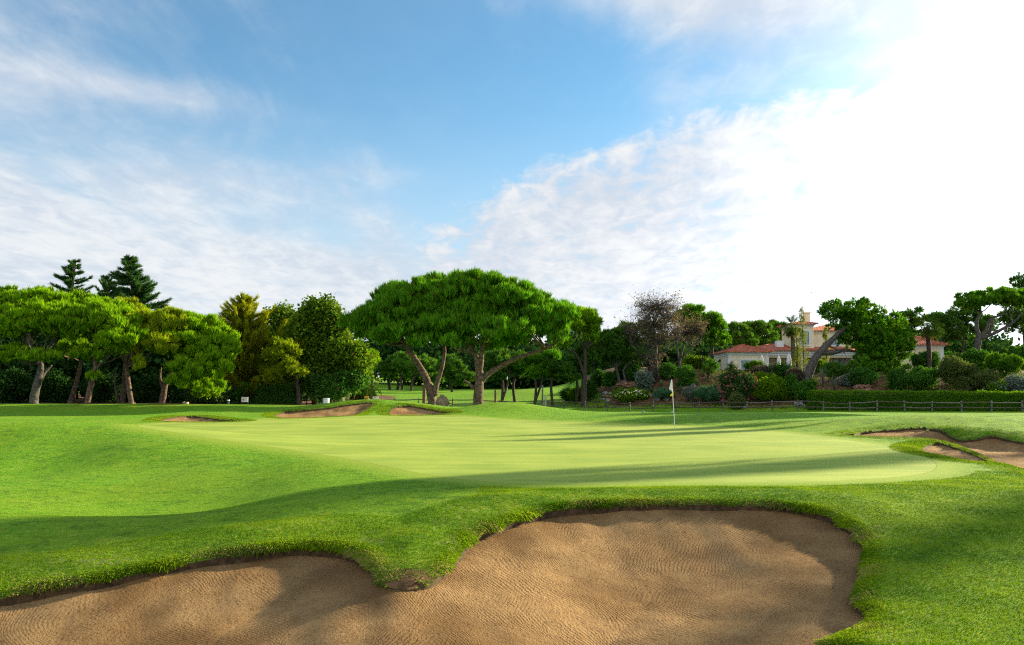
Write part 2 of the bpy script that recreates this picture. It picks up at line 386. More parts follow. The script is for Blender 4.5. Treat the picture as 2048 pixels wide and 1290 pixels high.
def build_ground():
    X, Y, T = build_grid()
    sands = []
    def allsdf(X, Y): return rims(X, Y)[0]
    X, Y, Ts, T, Es = clip(X, Y, T, allsdf(X, Y))
    X, Y, Tg, T, _ = clip(X, Y, T, sdf(GREEN, X, Y, 4))
    Tp = []
    for k_, p in PATHS.items():
        X, Y, a, T, _ = clip(X, Y, T, sdf(p, X, Y, 5)); Tp.append((k_, a))
    best, which = rims(X, Y); zg = grass_z(X, Y, which); zs = sand_z(X, Y, which)
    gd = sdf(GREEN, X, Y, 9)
    def sub(Tt, z, name, mat, at=None):
        u, inv = np.unique(Tt, return_inverse=True); V = np.stack([X[u], Y[u], z[u]], 1)
        return mk(name, V, inv.reshape(-1, 3), mat, None, True, {k_: a[u] for k_, a in (at or {}).items()})
    soil = np.zeros(len(X))
    soil = np.maximum(soil, sm(4.6, 6.6, Y+.3*np.sin(X)-np.clip(91.4-.4*X, 66, 91))*sm(9, 13, X)*(1-sm(125, 150, Y))*.9)
    soil = np.maximum(soil, sm(60.5, 62.5, Y+.5*np.sin(X*.7))*sm(-13.5, -18, X)*(1-sm(105, 125, Y))*sm(-90, -70, X))
    soil = np.maximum(soil, np.clip(tipf(X, Y, .5, .42)*1.35, 0, 1)*(best > 0))
    soil = np.maximum(soil, 0*X)
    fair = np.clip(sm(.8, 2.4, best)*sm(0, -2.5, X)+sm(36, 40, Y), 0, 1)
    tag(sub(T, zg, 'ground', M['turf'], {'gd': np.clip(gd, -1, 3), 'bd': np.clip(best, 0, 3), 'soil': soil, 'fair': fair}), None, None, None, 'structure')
    tag(sub(Tg, zg, 'putting_green', M['green']), None, None, None, 'structure')
    tag(sub(Ts, zs, 'bunker_sand', M['sand']), None, None, None, 'structure')
    for k_, a in Tp: tag(sub(a, zg-.02, 'path', M['gravel']), None, None, None, 'structure')
    E = np.array(Es); u, inv = np.unique(E, return_inverse=True); inv = inv.reshape(-1, 2); n = len(u)
    V = np.vstack([np.stack([X[u], Y[u], zg[u]], 1), np.stack([X[u], Y[u], zs[u]-.04], 1)])
    tag(mk('bunker_rim', V, np.stack([inv[:, 0], inv[:, 1], inv[:, 1]+n, inv[:, 0]+n], 1), M['lip']), None, None, None, 'structure')
build_ground()

# ------------------------------------------------------------------ grass blades
def blades(N, seed, r0, r1, amax, keep, length, width, name, label, mat, hang=0, droopf=.12, along=None, band=.3):
    rs = np.random.RandomState(seed)
    if along is None:
        r = np.exp(rs.uniform(math.log(r0), math.log(r1), N)); a = rs.uniform(-amax, amax, N); x, y = r*np.sin(a), r*np.cos(a)
    else:
        xs, ys = [], []
        for p in along:
            q = np.roll(p, -1, 0); e = q-p; ln = np.linalg.norm(e, axis=1); dm = np.linalg.norm(p, axis=1); wt = ln*(1/dm)
            j = rs.choice(len(p), N//len(along), p=wt/wt.sum()); t = rs.uniform(0, 1, len(j))[:, None]; c = p[j]+e[j]*t+rs.uniform(-band, band, (len(j), 2))
            xs.append(c[:, 0]); ys.append(c[:, 1])
        x, y = np.concatenate(xs), np.concatenate(ys); r = np.hypot(x, y); ok = (r > r0) & (r < r1) & (np.abs(np.arctan2(x, y)) < amax); x, y, r = x[ok], y[ok], r[ok]
    best, which = rims(x, y); gd = sdf(GREEN, x, y, 6)
    k = keep(x, y, best, gd, rs); x, y, best, r, gd = x[k], y[k], best[k], r[k], gd[k]
    z = grass_z(x, y); n = len(x)
    L = length(x, y, best, rs)*rs.uniform(.6, 1.25, n)
    e = .05; bx = (rims(x+e, y)[0]-best)/e; by = (rims(x, y+e)[0]-best)/e; nearb = np.clip(1-best/.22, 0, 1)*(best < .22)
    lx = rs.normal(0, .45, n)-bx*nearb*hang; ly = rs.normal(0, .45, n)-by*nearb*hang
    d = np.stack([lx, ly, np.ones(n)*(1-.6*nearb*min(hang, 1))], 1); d /= np.linalg.norm(d, axis=1)[:, None]
    th = rs.uniform(0, np.pi, n); w = width*(r/9)*rs.uniform(.7, 1.4, n)
    sd = np.stack([np.cos(th)*w, np.sin(th)*w, 0*w], 1)
    B = np.stack([x, y, z-.004], 1); droop = np.stack([lx*.25*L, ly*.25*L, -(.12+(droopf-.12)*nearb)*L], 1)
    V = np.stack([B-sd, B+sd, B+d*L[:, None]*.6+sd*.55, B+d*L[:, None]+droop], 1).reshape(-1, 3)
    i = np.arange(n)*4; T = np.vstack([np.stack([i, i+1, i+2], 1), np.stack([i, i+2, i+3], 1)])
    v = np.repeat(np.clip(rs.normal(.42, .25, n)+.30*wob(x, y, .40, 1)+.18*wob(y, x, 1.4, 1), 0, 1), 4)
    dry = np.repeat((rs.uniform(0, 1, n) < .03+.5*np.exp(-best/.25)*(wob(x, y, .45, 1) > .35)).astype(float)*rs.uniform(.4, 1, n), 4)
    return tag(mk(name, V, T, mat, None, False, {'v': v, 'w': dry}), label, 'grass', None, 'stuff')
M['blade'] = leafmat('grass_blade', (.06, .15, .006), (.24, .35, .014), .35, (.36, .28, .13))
def keep_rough(x, y, b, gd, rs):
    return (b > .004) & (rs.uniform(0, 1, len(x)) > tipf(x, y)*1.25-.12) & (gd > .75) & ((b < 2.2) | (x > -.5) | (rs.uniform(0, 1, len(x)) < .55))
def len_rough(x, y, b, rs):
    base = np.where((x > -.5) | (b < 1.2), .032, .016)
    tip = tipf(x, y)
    return base+.015*np.clip(1-b/.30, 0, 1)*(1-.7*tip)
blades(760000, 3, 5.2, 19, rad(36), keep_rough, len_rough, .0017, 'grass', 'short rough grass growing round the big sand bunker', M['blade'], .9)
def keep_rim(x, y, b, gd, rs):
    tip = tipf(x, y)
    return (b > .002) & (b < .26) & (rs.uniform(0, 1, len(x)) > tip*1.25-.1) & (rs.uniform(0, 1, len(x)) > .55*(wob(x, y, .35, 1) > .5))
def len_rim(x, y, b, rs): return .018+(.028+.030*np.clip(wob(x, y, .3, 1.2), -1, 1))*np.clip(1-b/.24, 0, 1)
blades(190000, 5, 5.4, 14.5, rad(36), keep_rim, len_rim, .0012, 'rim_grass', 'longer grass overhanging the bunker edge', M['blade'], 1.0, .75, [BUNK['main']], .2)
def keep_far(x, y, b, gd, rs): return (b < .8) & (b > .01)
blades(150000, 9, 17, 62, rad(36), keep_far, lambda x, y, b, rs: .06+0*x, .0014, 'bunker_edge_grass', 'rough grass round the distant bunkers', M['blade'], .9, .12, [BUNK[q] for q in BUNK if q != 'main'], .8)
# ------------------------------------------------------------------ foliage
def unit(v): return v/(np.linalg.norm(v, axis=1)[:, None]+1e-9)
def lobes_of(blobs, rs, lf=.15, nl=50, flat=.45, up=.25):
    """clumps over the shells of ellipsoids (c, (rx,ry,rz)); flat: how much the underside is flattened"""
    out = []
    for b in blobs:
        c = np.array(b[0]); r = np.array(b[1]); n = max(4, int(nl*(b[2] if len(b) > 2 else 1)))
        d = unit(rs.normal(0, 1, (n, 3))); d[:, 2] = np.where(rs.uniform(0, 1, n) < up+.5, np.abs(d[:, 2]), d[:, 2]); d = unit(d)
        sc = rs.uniform(.66, .96, n)[:, None]; p = d*sc*r; p[:, 2] = np.where(p[:, 2] < 0, p[:, 2]*flat, p[:, 2])
        rl = lf*rs.uniform(.65, 1.35, n)*(r[0]*r[2])**.5
        for q, rr in zip(p, rl): out.append((c+q*(1-.4*rr/max(r)), rr, rs.uniform(0, 1)))
        for _ in range(max(2, n//4)):
            q = unit(rs.normal(0, 1, (1, 3)))[0]*rs.uniform(.1, .5)*r; q[2] = q[2]*(flat if q[2] < 0 else 1); out.append((c+q, lf*(r[0]*r[2])**.5*1.3, rs.uniform(0, 1)))
    return out
def foliage(L, n, rs, kind='needle', ln=.3, w=.03, k=7, squash=.75, upb=.5, tips=.0):
    """leaf-sized faces on clumps. returns V,T,v,w"""
    rr = np.array([l[1] for l in L]); cc = np.array([l[0] for l in L]); lv = np.array([l[2] for l in L])
    i = rs.choice(len(L), n, p=rr**2/np.sum(rr**2)); d = unit(rs.normal(0, 1, (n, 3))); flip = (rs.uniform(0, 1, n) < upb*.7) & (d[:, 2] < 0); d[flip, 2] *= -1
    q = rs.uniform(0, 1, n)**.22; p = cc[i]+d*(rr[i]*q)[:, None]*np.array([1, 1, squash])
    N = n*k; P = np.repeat(p, k, 0); D = np.repeat(d, k, 0)
    if kind == 'needle':
        ax = unit((.55-.25*(upb > .6))*d+np.array([0, 0, upb])+rs.normal(0, .27, (n, 3))); a = unit(np.repeat(ax, k, 0)+rs.normal(0, .15, (N, 3))); l = ln*rs.uniform(.55, 1.25, N)[:, None]
        s = unit(np.cross(a, rs.normal(0, 1, (N, 3))))*w*rs.uniform(.7, 1.3, N)[:, None]
        B = P+rs.normal(0, ln*.09, (N, 3)); V = np.stack([B-s*.6, B+s*.6, B+a*l*.6+s, B+a*l], 1)
    else:
        a = unit(rs.normal(0, 1, (N, 3))+.4*D); l = ln*rs.uniform(.6, 1.3, N)[:, None]; s = unit(np.cross(a, rs.normal(0, 1, (N, 3))+.8*D))*l*w
        B = P+rs.normal(0, ln*1.0, (N, 3)); V = np.stack([B, B+a*l*.5-s, B+a*l, B+a*l*.5+s], 1)
    V = V.reshape(-1, 3); j = np.arange(N)*4
    Q = np.stack([j, j+1, j+2, j+3], 1)
    v = np.clip(np.repeat(lv[i], k)*.2+np.repeat(rs.uniform(0, 1, n)**1.6*.85-.12, k)+rs.uniform(-.08, .12, N), 0, 1)
    v4 = np.repeat(v, 4).reshape(-1, 4)
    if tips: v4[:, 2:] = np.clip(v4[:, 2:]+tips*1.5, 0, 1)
    ww = np.repeat((rs.uniform(0, 1, N) < (.05 if kind == 'needle' else .015)).astype(float), 4)
    return V, Q, v4.ravel(), ww
def put_foliage(name, fol, mat, parent, label=None):
    return tag(mk(name, fol[0], fol[1], mat, parent, False, {'v': fol[2], 'w': fol[3]}), label)

FM = {}
def fm(name, c1, c2, tr=.4, c3=(.16, .10, .03)):
    FM[name] = leafmat('foliage_'+name, c1, c2, tr, c3)
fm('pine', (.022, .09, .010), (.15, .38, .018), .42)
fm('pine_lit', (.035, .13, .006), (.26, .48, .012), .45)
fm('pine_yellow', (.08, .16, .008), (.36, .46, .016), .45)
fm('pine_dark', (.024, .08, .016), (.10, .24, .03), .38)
fm('pine_far', (.035, .11, .02), (.12, .28, .03), .4)
fm('cypress', (.02, .07, .026), (.08, .18, .045), .3)
fm('gold', (.05, .12, .008), (.42, .42, .016), .42)
fm('broad', (.024, .08, .012), (.19, .30, .02), .42)
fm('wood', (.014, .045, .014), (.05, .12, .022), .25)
fm('dry', (.13, .115, .08), (.30, .20, .12), .35)
fm('hedge', (.03, .11, .010), (.16, .32, .018), .4)
fm('lime', (.06, .15, .008), (.19, .32, .012), .45)
fm('shrub', (.03, .11, .014), (.11, .27, .03), .38)
fm('shrub_dark', (.022, .08, .016), (.09, .22, .03), .34)
fm('silver', (.10, .14, .12), (.22, .27, .23), .3)
fm('teal', (.035, .12, .06), (.12, .27, .14), .3)
fm('olive', (.06, .10, .025), (.17, .20, .06), .35)
fm('palm', (.035, .10, .012), (.14, .24, .03), .35)
fm('bamboo', (.12, .17, .03), (.30, .34, .07), .45)
fm('purple', (.07, .055, .05), (.14, .11, .09), .3)
fm('straw', (.20, .10, .05), (.40, .24, .13), .3)
M['bark'] = simple('pine_bark', (.045, .029, .021), (.17, .115, .082), 5, .95, .9, .12)
M['bark_grey'] = simple('grey_bark', (.035, .031, .029), (.125, .112, .104), 5, .95, .8, .10)
M['bark_dark'] = simple('dark_bark', (.03, .022, .017), (.085, .065, .052), 6, .95, .7, .08)

def gz(x, y): return float(G(np.array([x]), np.array([y]))[0])
def base_at(px, d):
    x = (px-1024)/F*d*(1/(math.cos(TH)+math.sin(TH)*.09)); x = W(px, 812, d)[0]; return np.array([x, d, gz(x, d)])
def pix_path(pts, d, base, rs, spread=0):
    """photo points with radii (m) -> world polyline from the ground up, drifting in depth"""
    out = []; dy = rs.uniform(-1, 1)*spread
    for i, p in enumerate(pts):
        dd = d+dy*i/max(1, len(pts)-1)+(p[3] if len(p) > 3 else 0); q = W(p[0], p[1], dd); out.append([q[0], dd, q[2], p[2]])
    if base is not None: out[0][2] = base[2]-.25
    return np.array(out)
def limb(mb, a, b, r0, r1, rs, sag=.12, n=6):
    a, b = np.array(a), np.array(b); L = np.linalg.norm(b-a); m = (a+b)/2+np.array([0, 0, -sag*L])+rs.normal(0, .04*L, 3)
    mb.tube([a, a*.45+m*.55, m*.5+b*.5+np.array([0, 0, .0]), b], [r0, (r0*2+r1)/3, (r0+2*r1)/3, r1], n, 2, .08, False)
def tree(name, label, d, trunks, blobs, mat, seed, cat='tree', bark='bark', n=3200, k=7, ln=.38, w=.035, lf=.16, nl=48, flat=.4, group=None, kind='needle',
         nlimb=10, dr=.8, tips=.25, upb=.5, squash=.75, depth=0, spread=.6, crown_label=None):
    rs = np.random.RandomState(seed); b0 = trunks[0][0]; base = base_at(b0[0], d)
    t = thing(name, label, cat, (base[0], d, base[2]), group); mb = MB(); ends = []
    for i, tr in enumerate(trunks):
        P = pix_path(tr, d, base if tr[0][:2] == b0[:2] or i == 0 else None, rs, spread if i else 0)
        mb.tube(P[:, :3], P[:, 3], 10, 4, .07); ends.append((P[-1, :3], P[-1, 3])); ends.append((P[-2, :3]*.4+P[-1, :3]*.6, P[-1, 3]*1.1))
    B = []
    for b in blobs:
        px, py, rx, rz = b[:4]; off = b[4] if len(b) > 4 else depth; dd = d+off; c = W(px, py, dd); B.append(((c[0], dd, c[2]), (PX(rx, dd), PX(rx, dd)*dr, PX(rz, dd)), (rx*rz)**.5/60))
    L = lobes_of(B, rs, lf, nl, flat)
    L.sort(key=lambda l: l[0][2]); low = L[:max(4, int(len(L)*.7))]
    for l in [low[j] for j in rs.choice(len(low), min(nlimb, len(low)), replace=False)]:
        e = min(ends, key=lambda e: np.linalg.norm(e[0]-l[0])); limb(mb, e[0], l[0], e[1]*.62, .025, rs, .10)
    mb.build('trunk', M[bark], t, True)
    put_foliage('crown', foliage(L, n, rs, kind, ln, w, k, squash, upb, tips), FM[mat], t, crown_label)
    return t

# --- the two big umbrella pines in the middle
tree('umbrella_pine', 'big umbrella pine with a forked leaning trunk, left of the central pair', 66,
     [[(866,813,.36),(860,780,.34),(846,745,.29),(826,712,.22),(812,690,.15)], [(868,790,.30),(874,765,.21),(884,735,.17),(889,700,.14),(885,675,.10)], [(856,770,.24),(842,742,.18),(832,722,.18),(812,702,.12)]],
     [(800,640,88,48),(740,655,58,28),(850,610,85,45),(880,590,60,40,2),(800,600,60,32,2),(880,665,62,30,-2),(775,672,40,16,-3),(706,655,32,24,0),(770,684,52,16),(735,672,40,16),(835,690,24,14,-3),(850,672,90,34),(810,655,70,34),(865,640,80,50,0),(760,640,60,34)], 'pine', 11, n=13500, k=11, ln=.58, w=.036, lf=.125, nl=62, flat=.6, nlimb=26, dr=.75, tips=.35, upb=.95)
tree('umbrella_pine', 'big umbrella pine with one thick trunk and a long limb reaching out right', 65,
     [[(956,813,.42),(957,785,.40),(959,755,.36),(956,728,.27),(950,705,.18)], [(958,765,.28),(985,742,.20),(1030,718,.18),(1075,703,.14),(1105,690,.12)], [(958,740,.3),(963,715,.2),(964,695,.15)], [(948,776,.2),(936,766,.10),(928,759,.05)]],
     [(960,595,82,46),(1010,610,90,46),(1050,640,80,42),(950,650,80,40),(1010,670,64,28,-3),(1105,652,45,32),(925,577,40,28),(1130,630,30,22,3),(905,690,26,14,-3),(1110,715,15,9,-2),(960,665,80,34),(1040,668,60,30),(935,640,70,50),(1060,655,60,36),(1085,640,50,34),(905,688,50,18),(985,694,42,17),(1030,690,36,14),(1122,640,42,26),(1108,678,38,17),(1075,620,40,30)], 'pine', 12, n=15500, k=11, ln=.58, w=.036, lf=.125, nl=62, flat=.6, nlimb=20, dr=.75, tips=.35, upb=.95)
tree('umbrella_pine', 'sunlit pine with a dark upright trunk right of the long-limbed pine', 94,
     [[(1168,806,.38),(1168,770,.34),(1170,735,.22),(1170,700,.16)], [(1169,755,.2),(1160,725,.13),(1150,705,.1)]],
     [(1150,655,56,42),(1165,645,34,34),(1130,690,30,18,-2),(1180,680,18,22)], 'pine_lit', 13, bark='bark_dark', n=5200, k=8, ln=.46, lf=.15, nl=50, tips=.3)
# --- pines on the left
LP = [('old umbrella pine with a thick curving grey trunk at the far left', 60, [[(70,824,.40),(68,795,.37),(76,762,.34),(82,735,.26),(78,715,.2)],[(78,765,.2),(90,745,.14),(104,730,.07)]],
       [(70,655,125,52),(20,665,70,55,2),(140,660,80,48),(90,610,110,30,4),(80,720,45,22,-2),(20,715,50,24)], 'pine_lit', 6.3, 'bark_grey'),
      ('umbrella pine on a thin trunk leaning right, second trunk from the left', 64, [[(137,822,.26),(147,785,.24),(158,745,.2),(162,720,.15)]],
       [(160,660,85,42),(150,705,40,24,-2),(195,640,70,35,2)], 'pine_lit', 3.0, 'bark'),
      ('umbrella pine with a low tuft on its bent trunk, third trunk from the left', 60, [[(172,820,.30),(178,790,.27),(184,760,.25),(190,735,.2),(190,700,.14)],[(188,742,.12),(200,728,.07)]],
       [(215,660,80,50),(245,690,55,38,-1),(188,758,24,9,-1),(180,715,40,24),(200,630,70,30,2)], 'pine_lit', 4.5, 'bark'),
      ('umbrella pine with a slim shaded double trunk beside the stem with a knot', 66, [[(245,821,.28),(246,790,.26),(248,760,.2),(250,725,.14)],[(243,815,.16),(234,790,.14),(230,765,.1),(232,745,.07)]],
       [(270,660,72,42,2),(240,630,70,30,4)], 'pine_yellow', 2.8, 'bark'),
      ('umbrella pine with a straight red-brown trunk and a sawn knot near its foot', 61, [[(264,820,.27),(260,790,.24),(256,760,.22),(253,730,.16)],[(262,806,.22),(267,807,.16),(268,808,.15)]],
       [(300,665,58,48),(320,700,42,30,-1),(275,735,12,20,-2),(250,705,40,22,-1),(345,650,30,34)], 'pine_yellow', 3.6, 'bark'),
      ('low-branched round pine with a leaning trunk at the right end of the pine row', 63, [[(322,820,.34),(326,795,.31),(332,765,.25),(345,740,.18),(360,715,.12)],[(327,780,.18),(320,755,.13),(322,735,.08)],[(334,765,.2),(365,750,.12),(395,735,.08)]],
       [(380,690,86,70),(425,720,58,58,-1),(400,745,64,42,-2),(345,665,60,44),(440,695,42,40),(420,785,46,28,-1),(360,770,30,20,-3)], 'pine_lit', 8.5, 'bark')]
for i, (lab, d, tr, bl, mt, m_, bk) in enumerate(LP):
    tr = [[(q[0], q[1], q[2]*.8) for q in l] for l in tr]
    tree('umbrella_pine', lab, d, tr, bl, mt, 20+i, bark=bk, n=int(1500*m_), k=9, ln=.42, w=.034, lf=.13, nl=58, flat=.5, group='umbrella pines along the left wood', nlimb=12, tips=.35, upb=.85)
tree('umbrella_pine', 'broad pine crown rising behind the left row, under the two dark conifers', 80, [[(60,815,.4),(60,700,.3),(60,640,.2)]],
     [(50,618,120,42),(150,630,100,40),(250,650,90,34),(-30,640,80,60)], 'pine_lit', 31, n=7500, k=8, ln=.5, w=.045, lf=.12, nl=70)
# --- conifers with tiered boughs
def conifer(label, px, ytop, ybot, d, halfw, mat, seed, n=34, group=None, up=.35, base_py=None, lean=0, ln=.42, dens=1.0, name='cypress_tree', cat='conifer', bark='bark_dark', shape=1.0, w=.05):
    rs = np.random.RandomState(seed); base = base_at(px, d); t = thing(name, label, cat, base, group)
    top = W(px+lean, ytop, d); z1 = W(px, ybot, d)[2]; mb = MB(); mb.tube([base-[0, 0, .3], [base[0], d, z1], top], [.4, .3, .04], 8, 3, .05)
    V, Q, v, ww = [], [], [], []; cnt = 0
    for i in range(n):
        f = (i+rs.uniform(0, 1))/n; z = z1+(top[2]-z1)*f; ax = base[0]+(top[0]-base[0])*f**1.5
        R_ = PX(halfw, d)*((1-f)**.85*shape+.06)*rs.uniform(.4, 1.15 if mat == 'gold' else 1.28); th = rs.uniform(0, 6.28); dirh = np.array([math.cos(th), math.sin(th)*.9, 0])
        rise = up*R_*rs.uniform(.2, 1.5 if mat == 'gold' else 1.9); a = np.array([ax, d, z]); b = a+dirh*R_+np.array([0, 0, rise])
        mid = (a+b)/2-np.array([0, 0, .12*R_]); mb.tube([a, mid, b], [.09*(1-f)+.02, .05, .012], 5, 2, 0, False)
        m = int(46*dens*max(R_, .8)); tt = rs.uniform(.12, 1.04, m)[:, None]
        P = (1-tt)**2*a+2*tt*(1-tt)*mid+tt**2*b; P = P+rs.normal(0, 1, (m, 3))*np.array([.16, .16, .07])*R_*(1.12-tt)*.45
        kk = 6; P = np.repeat(P, kk, 0); ax_ = unit((b-a)[None]+np.array([0, 0, .25*R_])+rs.normal(0, .34*R_, (m*kk, 3))); l = ln*rs.uniform(.5, 1.3, (m*kk, 1)); s = unit(np.cross(ax_, rs.normal(0, 1, (m*kk, 3))))*w
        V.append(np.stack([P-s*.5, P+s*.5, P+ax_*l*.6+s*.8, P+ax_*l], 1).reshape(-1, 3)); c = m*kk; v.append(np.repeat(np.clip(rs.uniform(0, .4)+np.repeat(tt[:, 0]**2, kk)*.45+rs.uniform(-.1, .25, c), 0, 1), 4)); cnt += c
    V = np.vstack(V); j = np.arange(cnt)*4; v = np.concatenate(v)
    mb.build('trunk', M[bark], t, True); put_foliage('crown', (V, np.stack([j, j+1, j+2, j+3], 1), v, v*0), FM[mat], t); return t
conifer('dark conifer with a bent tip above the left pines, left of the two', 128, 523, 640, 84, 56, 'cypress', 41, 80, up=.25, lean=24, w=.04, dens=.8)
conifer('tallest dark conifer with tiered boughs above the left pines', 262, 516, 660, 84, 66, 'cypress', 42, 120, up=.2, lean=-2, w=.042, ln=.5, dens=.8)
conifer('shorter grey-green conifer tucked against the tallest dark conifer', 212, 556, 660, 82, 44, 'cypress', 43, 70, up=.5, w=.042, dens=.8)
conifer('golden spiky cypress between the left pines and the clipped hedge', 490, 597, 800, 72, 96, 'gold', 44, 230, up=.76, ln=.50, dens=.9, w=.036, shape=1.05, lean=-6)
tree('umbrella_pine', 'small orange-tinged pine leaning out right of the golden cypress', 70, [[(598,812,.2),(596,780,.18),(588,745,.13),(575,720,.1)]],
     [(565,715,38,38),(585,745,28,30,-1),(545,760,45,34,1)], 'pine_yellow', 45, bark='bark_dark', n=2600, k=7, ln=.36, w=.034, lf=.22, nl=26)
tree('oak_tree', 'dark dense round tree behind the golden cypress', 82, [[(575,812,.3),(575,760,.25),(570,700,.2)]],
     [(565,645,36,34),(600,680,50,50),(560,700,50,50)], 'broad', 46, bark='bark_dark', n=3200, k=7, kind='leaf', ln=.32, w=.35, lf=.26, nl=50, flat=.9, cat='tree')
tree('oak_tree', 'tall loose-leaved broadleaf tree left of the big central pines', 74, [[(632,812,.36),(628,785,.33),(625,750,.28),(632,700,.2),(640,650,.12)],[(632,800,.25),(648,770,.2),(665,740,.14),(680,720,.1)],[(628,800,.22),(612,775,.16),(600,750,.1)]],
     [(640,640,44,40),(655,675,42,46),(618,680,46,44),(690,710,40,30,-1),(650,745,60,36),(710,735,38,26,-1),(600,745,38,34),(630,705,70,44,1)], 'broad', 47, bark='bark_dark', n=7000, k=7, kind='leaf', ln=.34, w=.34, lf=.15, nl=50, flat=.9)
tree('oak_tree', 'low dark shrubby tree beside the white bin', 71, [[(668,812,.15),(670,795,.12)]], [(668,785,36,22),(700,770,34,26,1),(640,775,26,22,1)], 'shrub_dark', 48, bark='bark_dark', n=2200, k=7, kind='leaf', ln=.25, w=.35, lf=.3, nl=20, flat=.8, nlimb=4)
# second-row pines in the centre
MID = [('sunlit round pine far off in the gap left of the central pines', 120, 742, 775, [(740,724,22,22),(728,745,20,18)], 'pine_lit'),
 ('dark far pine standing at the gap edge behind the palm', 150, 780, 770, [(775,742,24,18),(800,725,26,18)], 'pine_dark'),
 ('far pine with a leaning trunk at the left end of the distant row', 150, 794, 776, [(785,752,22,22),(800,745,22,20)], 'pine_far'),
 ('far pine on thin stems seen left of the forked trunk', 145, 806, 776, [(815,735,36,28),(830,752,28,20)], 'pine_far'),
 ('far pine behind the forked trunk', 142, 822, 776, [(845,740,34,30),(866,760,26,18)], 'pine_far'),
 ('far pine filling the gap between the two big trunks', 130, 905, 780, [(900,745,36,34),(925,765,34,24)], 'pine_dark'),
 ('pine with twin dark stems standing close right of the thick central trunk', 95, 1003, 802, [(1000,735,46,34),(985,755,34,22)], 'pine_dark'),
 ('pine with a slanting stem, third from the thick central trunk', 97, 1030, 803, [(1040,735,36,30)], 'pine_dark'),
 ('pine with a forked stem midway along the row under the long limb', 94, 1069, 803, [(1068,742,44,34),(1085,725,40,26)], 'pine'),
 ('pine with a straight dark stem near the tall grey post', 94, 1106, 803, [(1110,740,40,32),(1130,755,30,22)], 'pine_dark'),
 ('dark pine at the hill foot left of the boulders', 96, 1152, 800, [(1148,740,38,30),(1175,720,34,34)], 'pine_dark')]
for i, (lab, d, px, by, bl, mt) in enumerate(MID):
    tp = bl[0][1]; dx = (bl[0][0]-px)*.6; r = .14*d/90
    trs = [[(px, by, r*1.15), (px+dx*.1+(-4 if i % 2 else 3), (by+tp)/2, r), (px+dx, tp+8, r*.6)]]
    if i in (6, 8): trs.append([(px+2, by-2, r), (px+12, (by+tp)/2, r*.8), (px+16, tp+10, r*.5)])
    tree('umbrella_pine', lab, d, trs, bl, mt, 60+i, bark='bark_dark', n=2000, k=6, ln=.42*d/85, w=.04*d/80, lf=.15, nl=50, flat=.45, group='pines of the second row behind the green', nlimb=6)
# --- right side
tree('umbrella_pine', 'dark layered pine with pale twin stems left of the bare brown pine', 98, [[(1240,785,.22),(1238,760,.2),(1232,735,.14)],[(1247,785,.2),(1250,762,.17),(1246,740,.12)]],
     [(1235,690,52,34),(1215,715,44,26),(1265,665,36,30,2),(1265,720,40,26),(1195,680,28,22,3)], 'pine_dark', 81, bark='bark_grey', n=5200, k=7, ln=.45, w=.042, lf=.2, nl=30)
tree('umbrella_pine', 'green round pine behind the bare brown pine', 108, [[(1426,745,.22),(1424,715,.2),(1425,690,.15)],[(1427,735,.16),(1445,715,.12),(1462,695,.08)],[(1410,740,.14),(1405,712,.1)]],
     [(1405,645,46,40),(1425,665,36,34),(1380,640,36,34),(1440,690,30,18)], 'pine', 82, bark='bark_dark', n=4600, k=7, ln=.5, w=.045, lf=.2, nl=30)
FAR = [('bushy pine in the row left of the villa roof, nearest the round pine', 125, 1475, [(1472,672,34,30),(1490,690,30,26)]),
 ('middle pine in the row above the villa wing roof', 128, 1515, [(1512,668,34,28),(1530,685,30,26)]),
 ('pine behind the fan palm beside the villa tower', 132, 1560, [(1550,665,36,22),(1575,685,26,26)]),
 ('wide low pine crown at the skyline right of the leaning pine', 135, 1830, [(1830,645,40,28),(1800,670,30,30)]),
 ('dark pine behind the fan palm on the right', 130, 1880, [(1885,650,34,30),(1905,670,30,28)]),
 ('broad pine behind the pale-limbed pine near the right edge', 132, 1925, [(1930,640,40,34),(1960,660,40,34)]),
 ('tall pine crown rising at the top of the right edge', 118, 2050, [(2042,566,22,24),(2060,590,40,30),(2024,570,9,5),(2035,650,40,50)])]
for i, (lab, d, px, bl) in enumerate(FAR):
    tree('umbrella_pine', lab, d, [[(px, 740, .2), (px, 710, .18), (bl[0][0], bl[0][1]+10, .12)]], bl, 'pine_far' if i < 3 else 'pine_dark', 90+i, bark='bark_dark', n=2600, k=6, ln=.55, w=.055, lf=.15, nl=50, group='pines behind the villa', nlimb=6)
tree('umbrella_pine', 'pale-limbed pine with spreading bare branches near the right edge', 99, [[(1946,708,.42),(1955,692,.38),(1958,676,.32),(1953,655,.24),(1954,640,.2),(1962,624,.14)],[(1957,676,.26),(1972,662,.22),(1980,640,.18),(1996,632,.12),(2014,628,.08)],[(1960,678,.24),(1985,668,.2),(2010,655,.17),(2030,642,.13),(2044,625,.1)],[(1978,668,.16),(1984,655,.12),(1986,640,.1)],[(2024,645,.1),(2021,634,.08),(2026,624,.05)]],
     [(1985,600,66,22),(1945,612,38,20),(2030,602,46,26),(1925,600,16,16,2)], 'pine', 101, bark='bark_grey', n=5200, k=7, ln=.44, w=.042, lf=.14, nl=60, flat=.4)
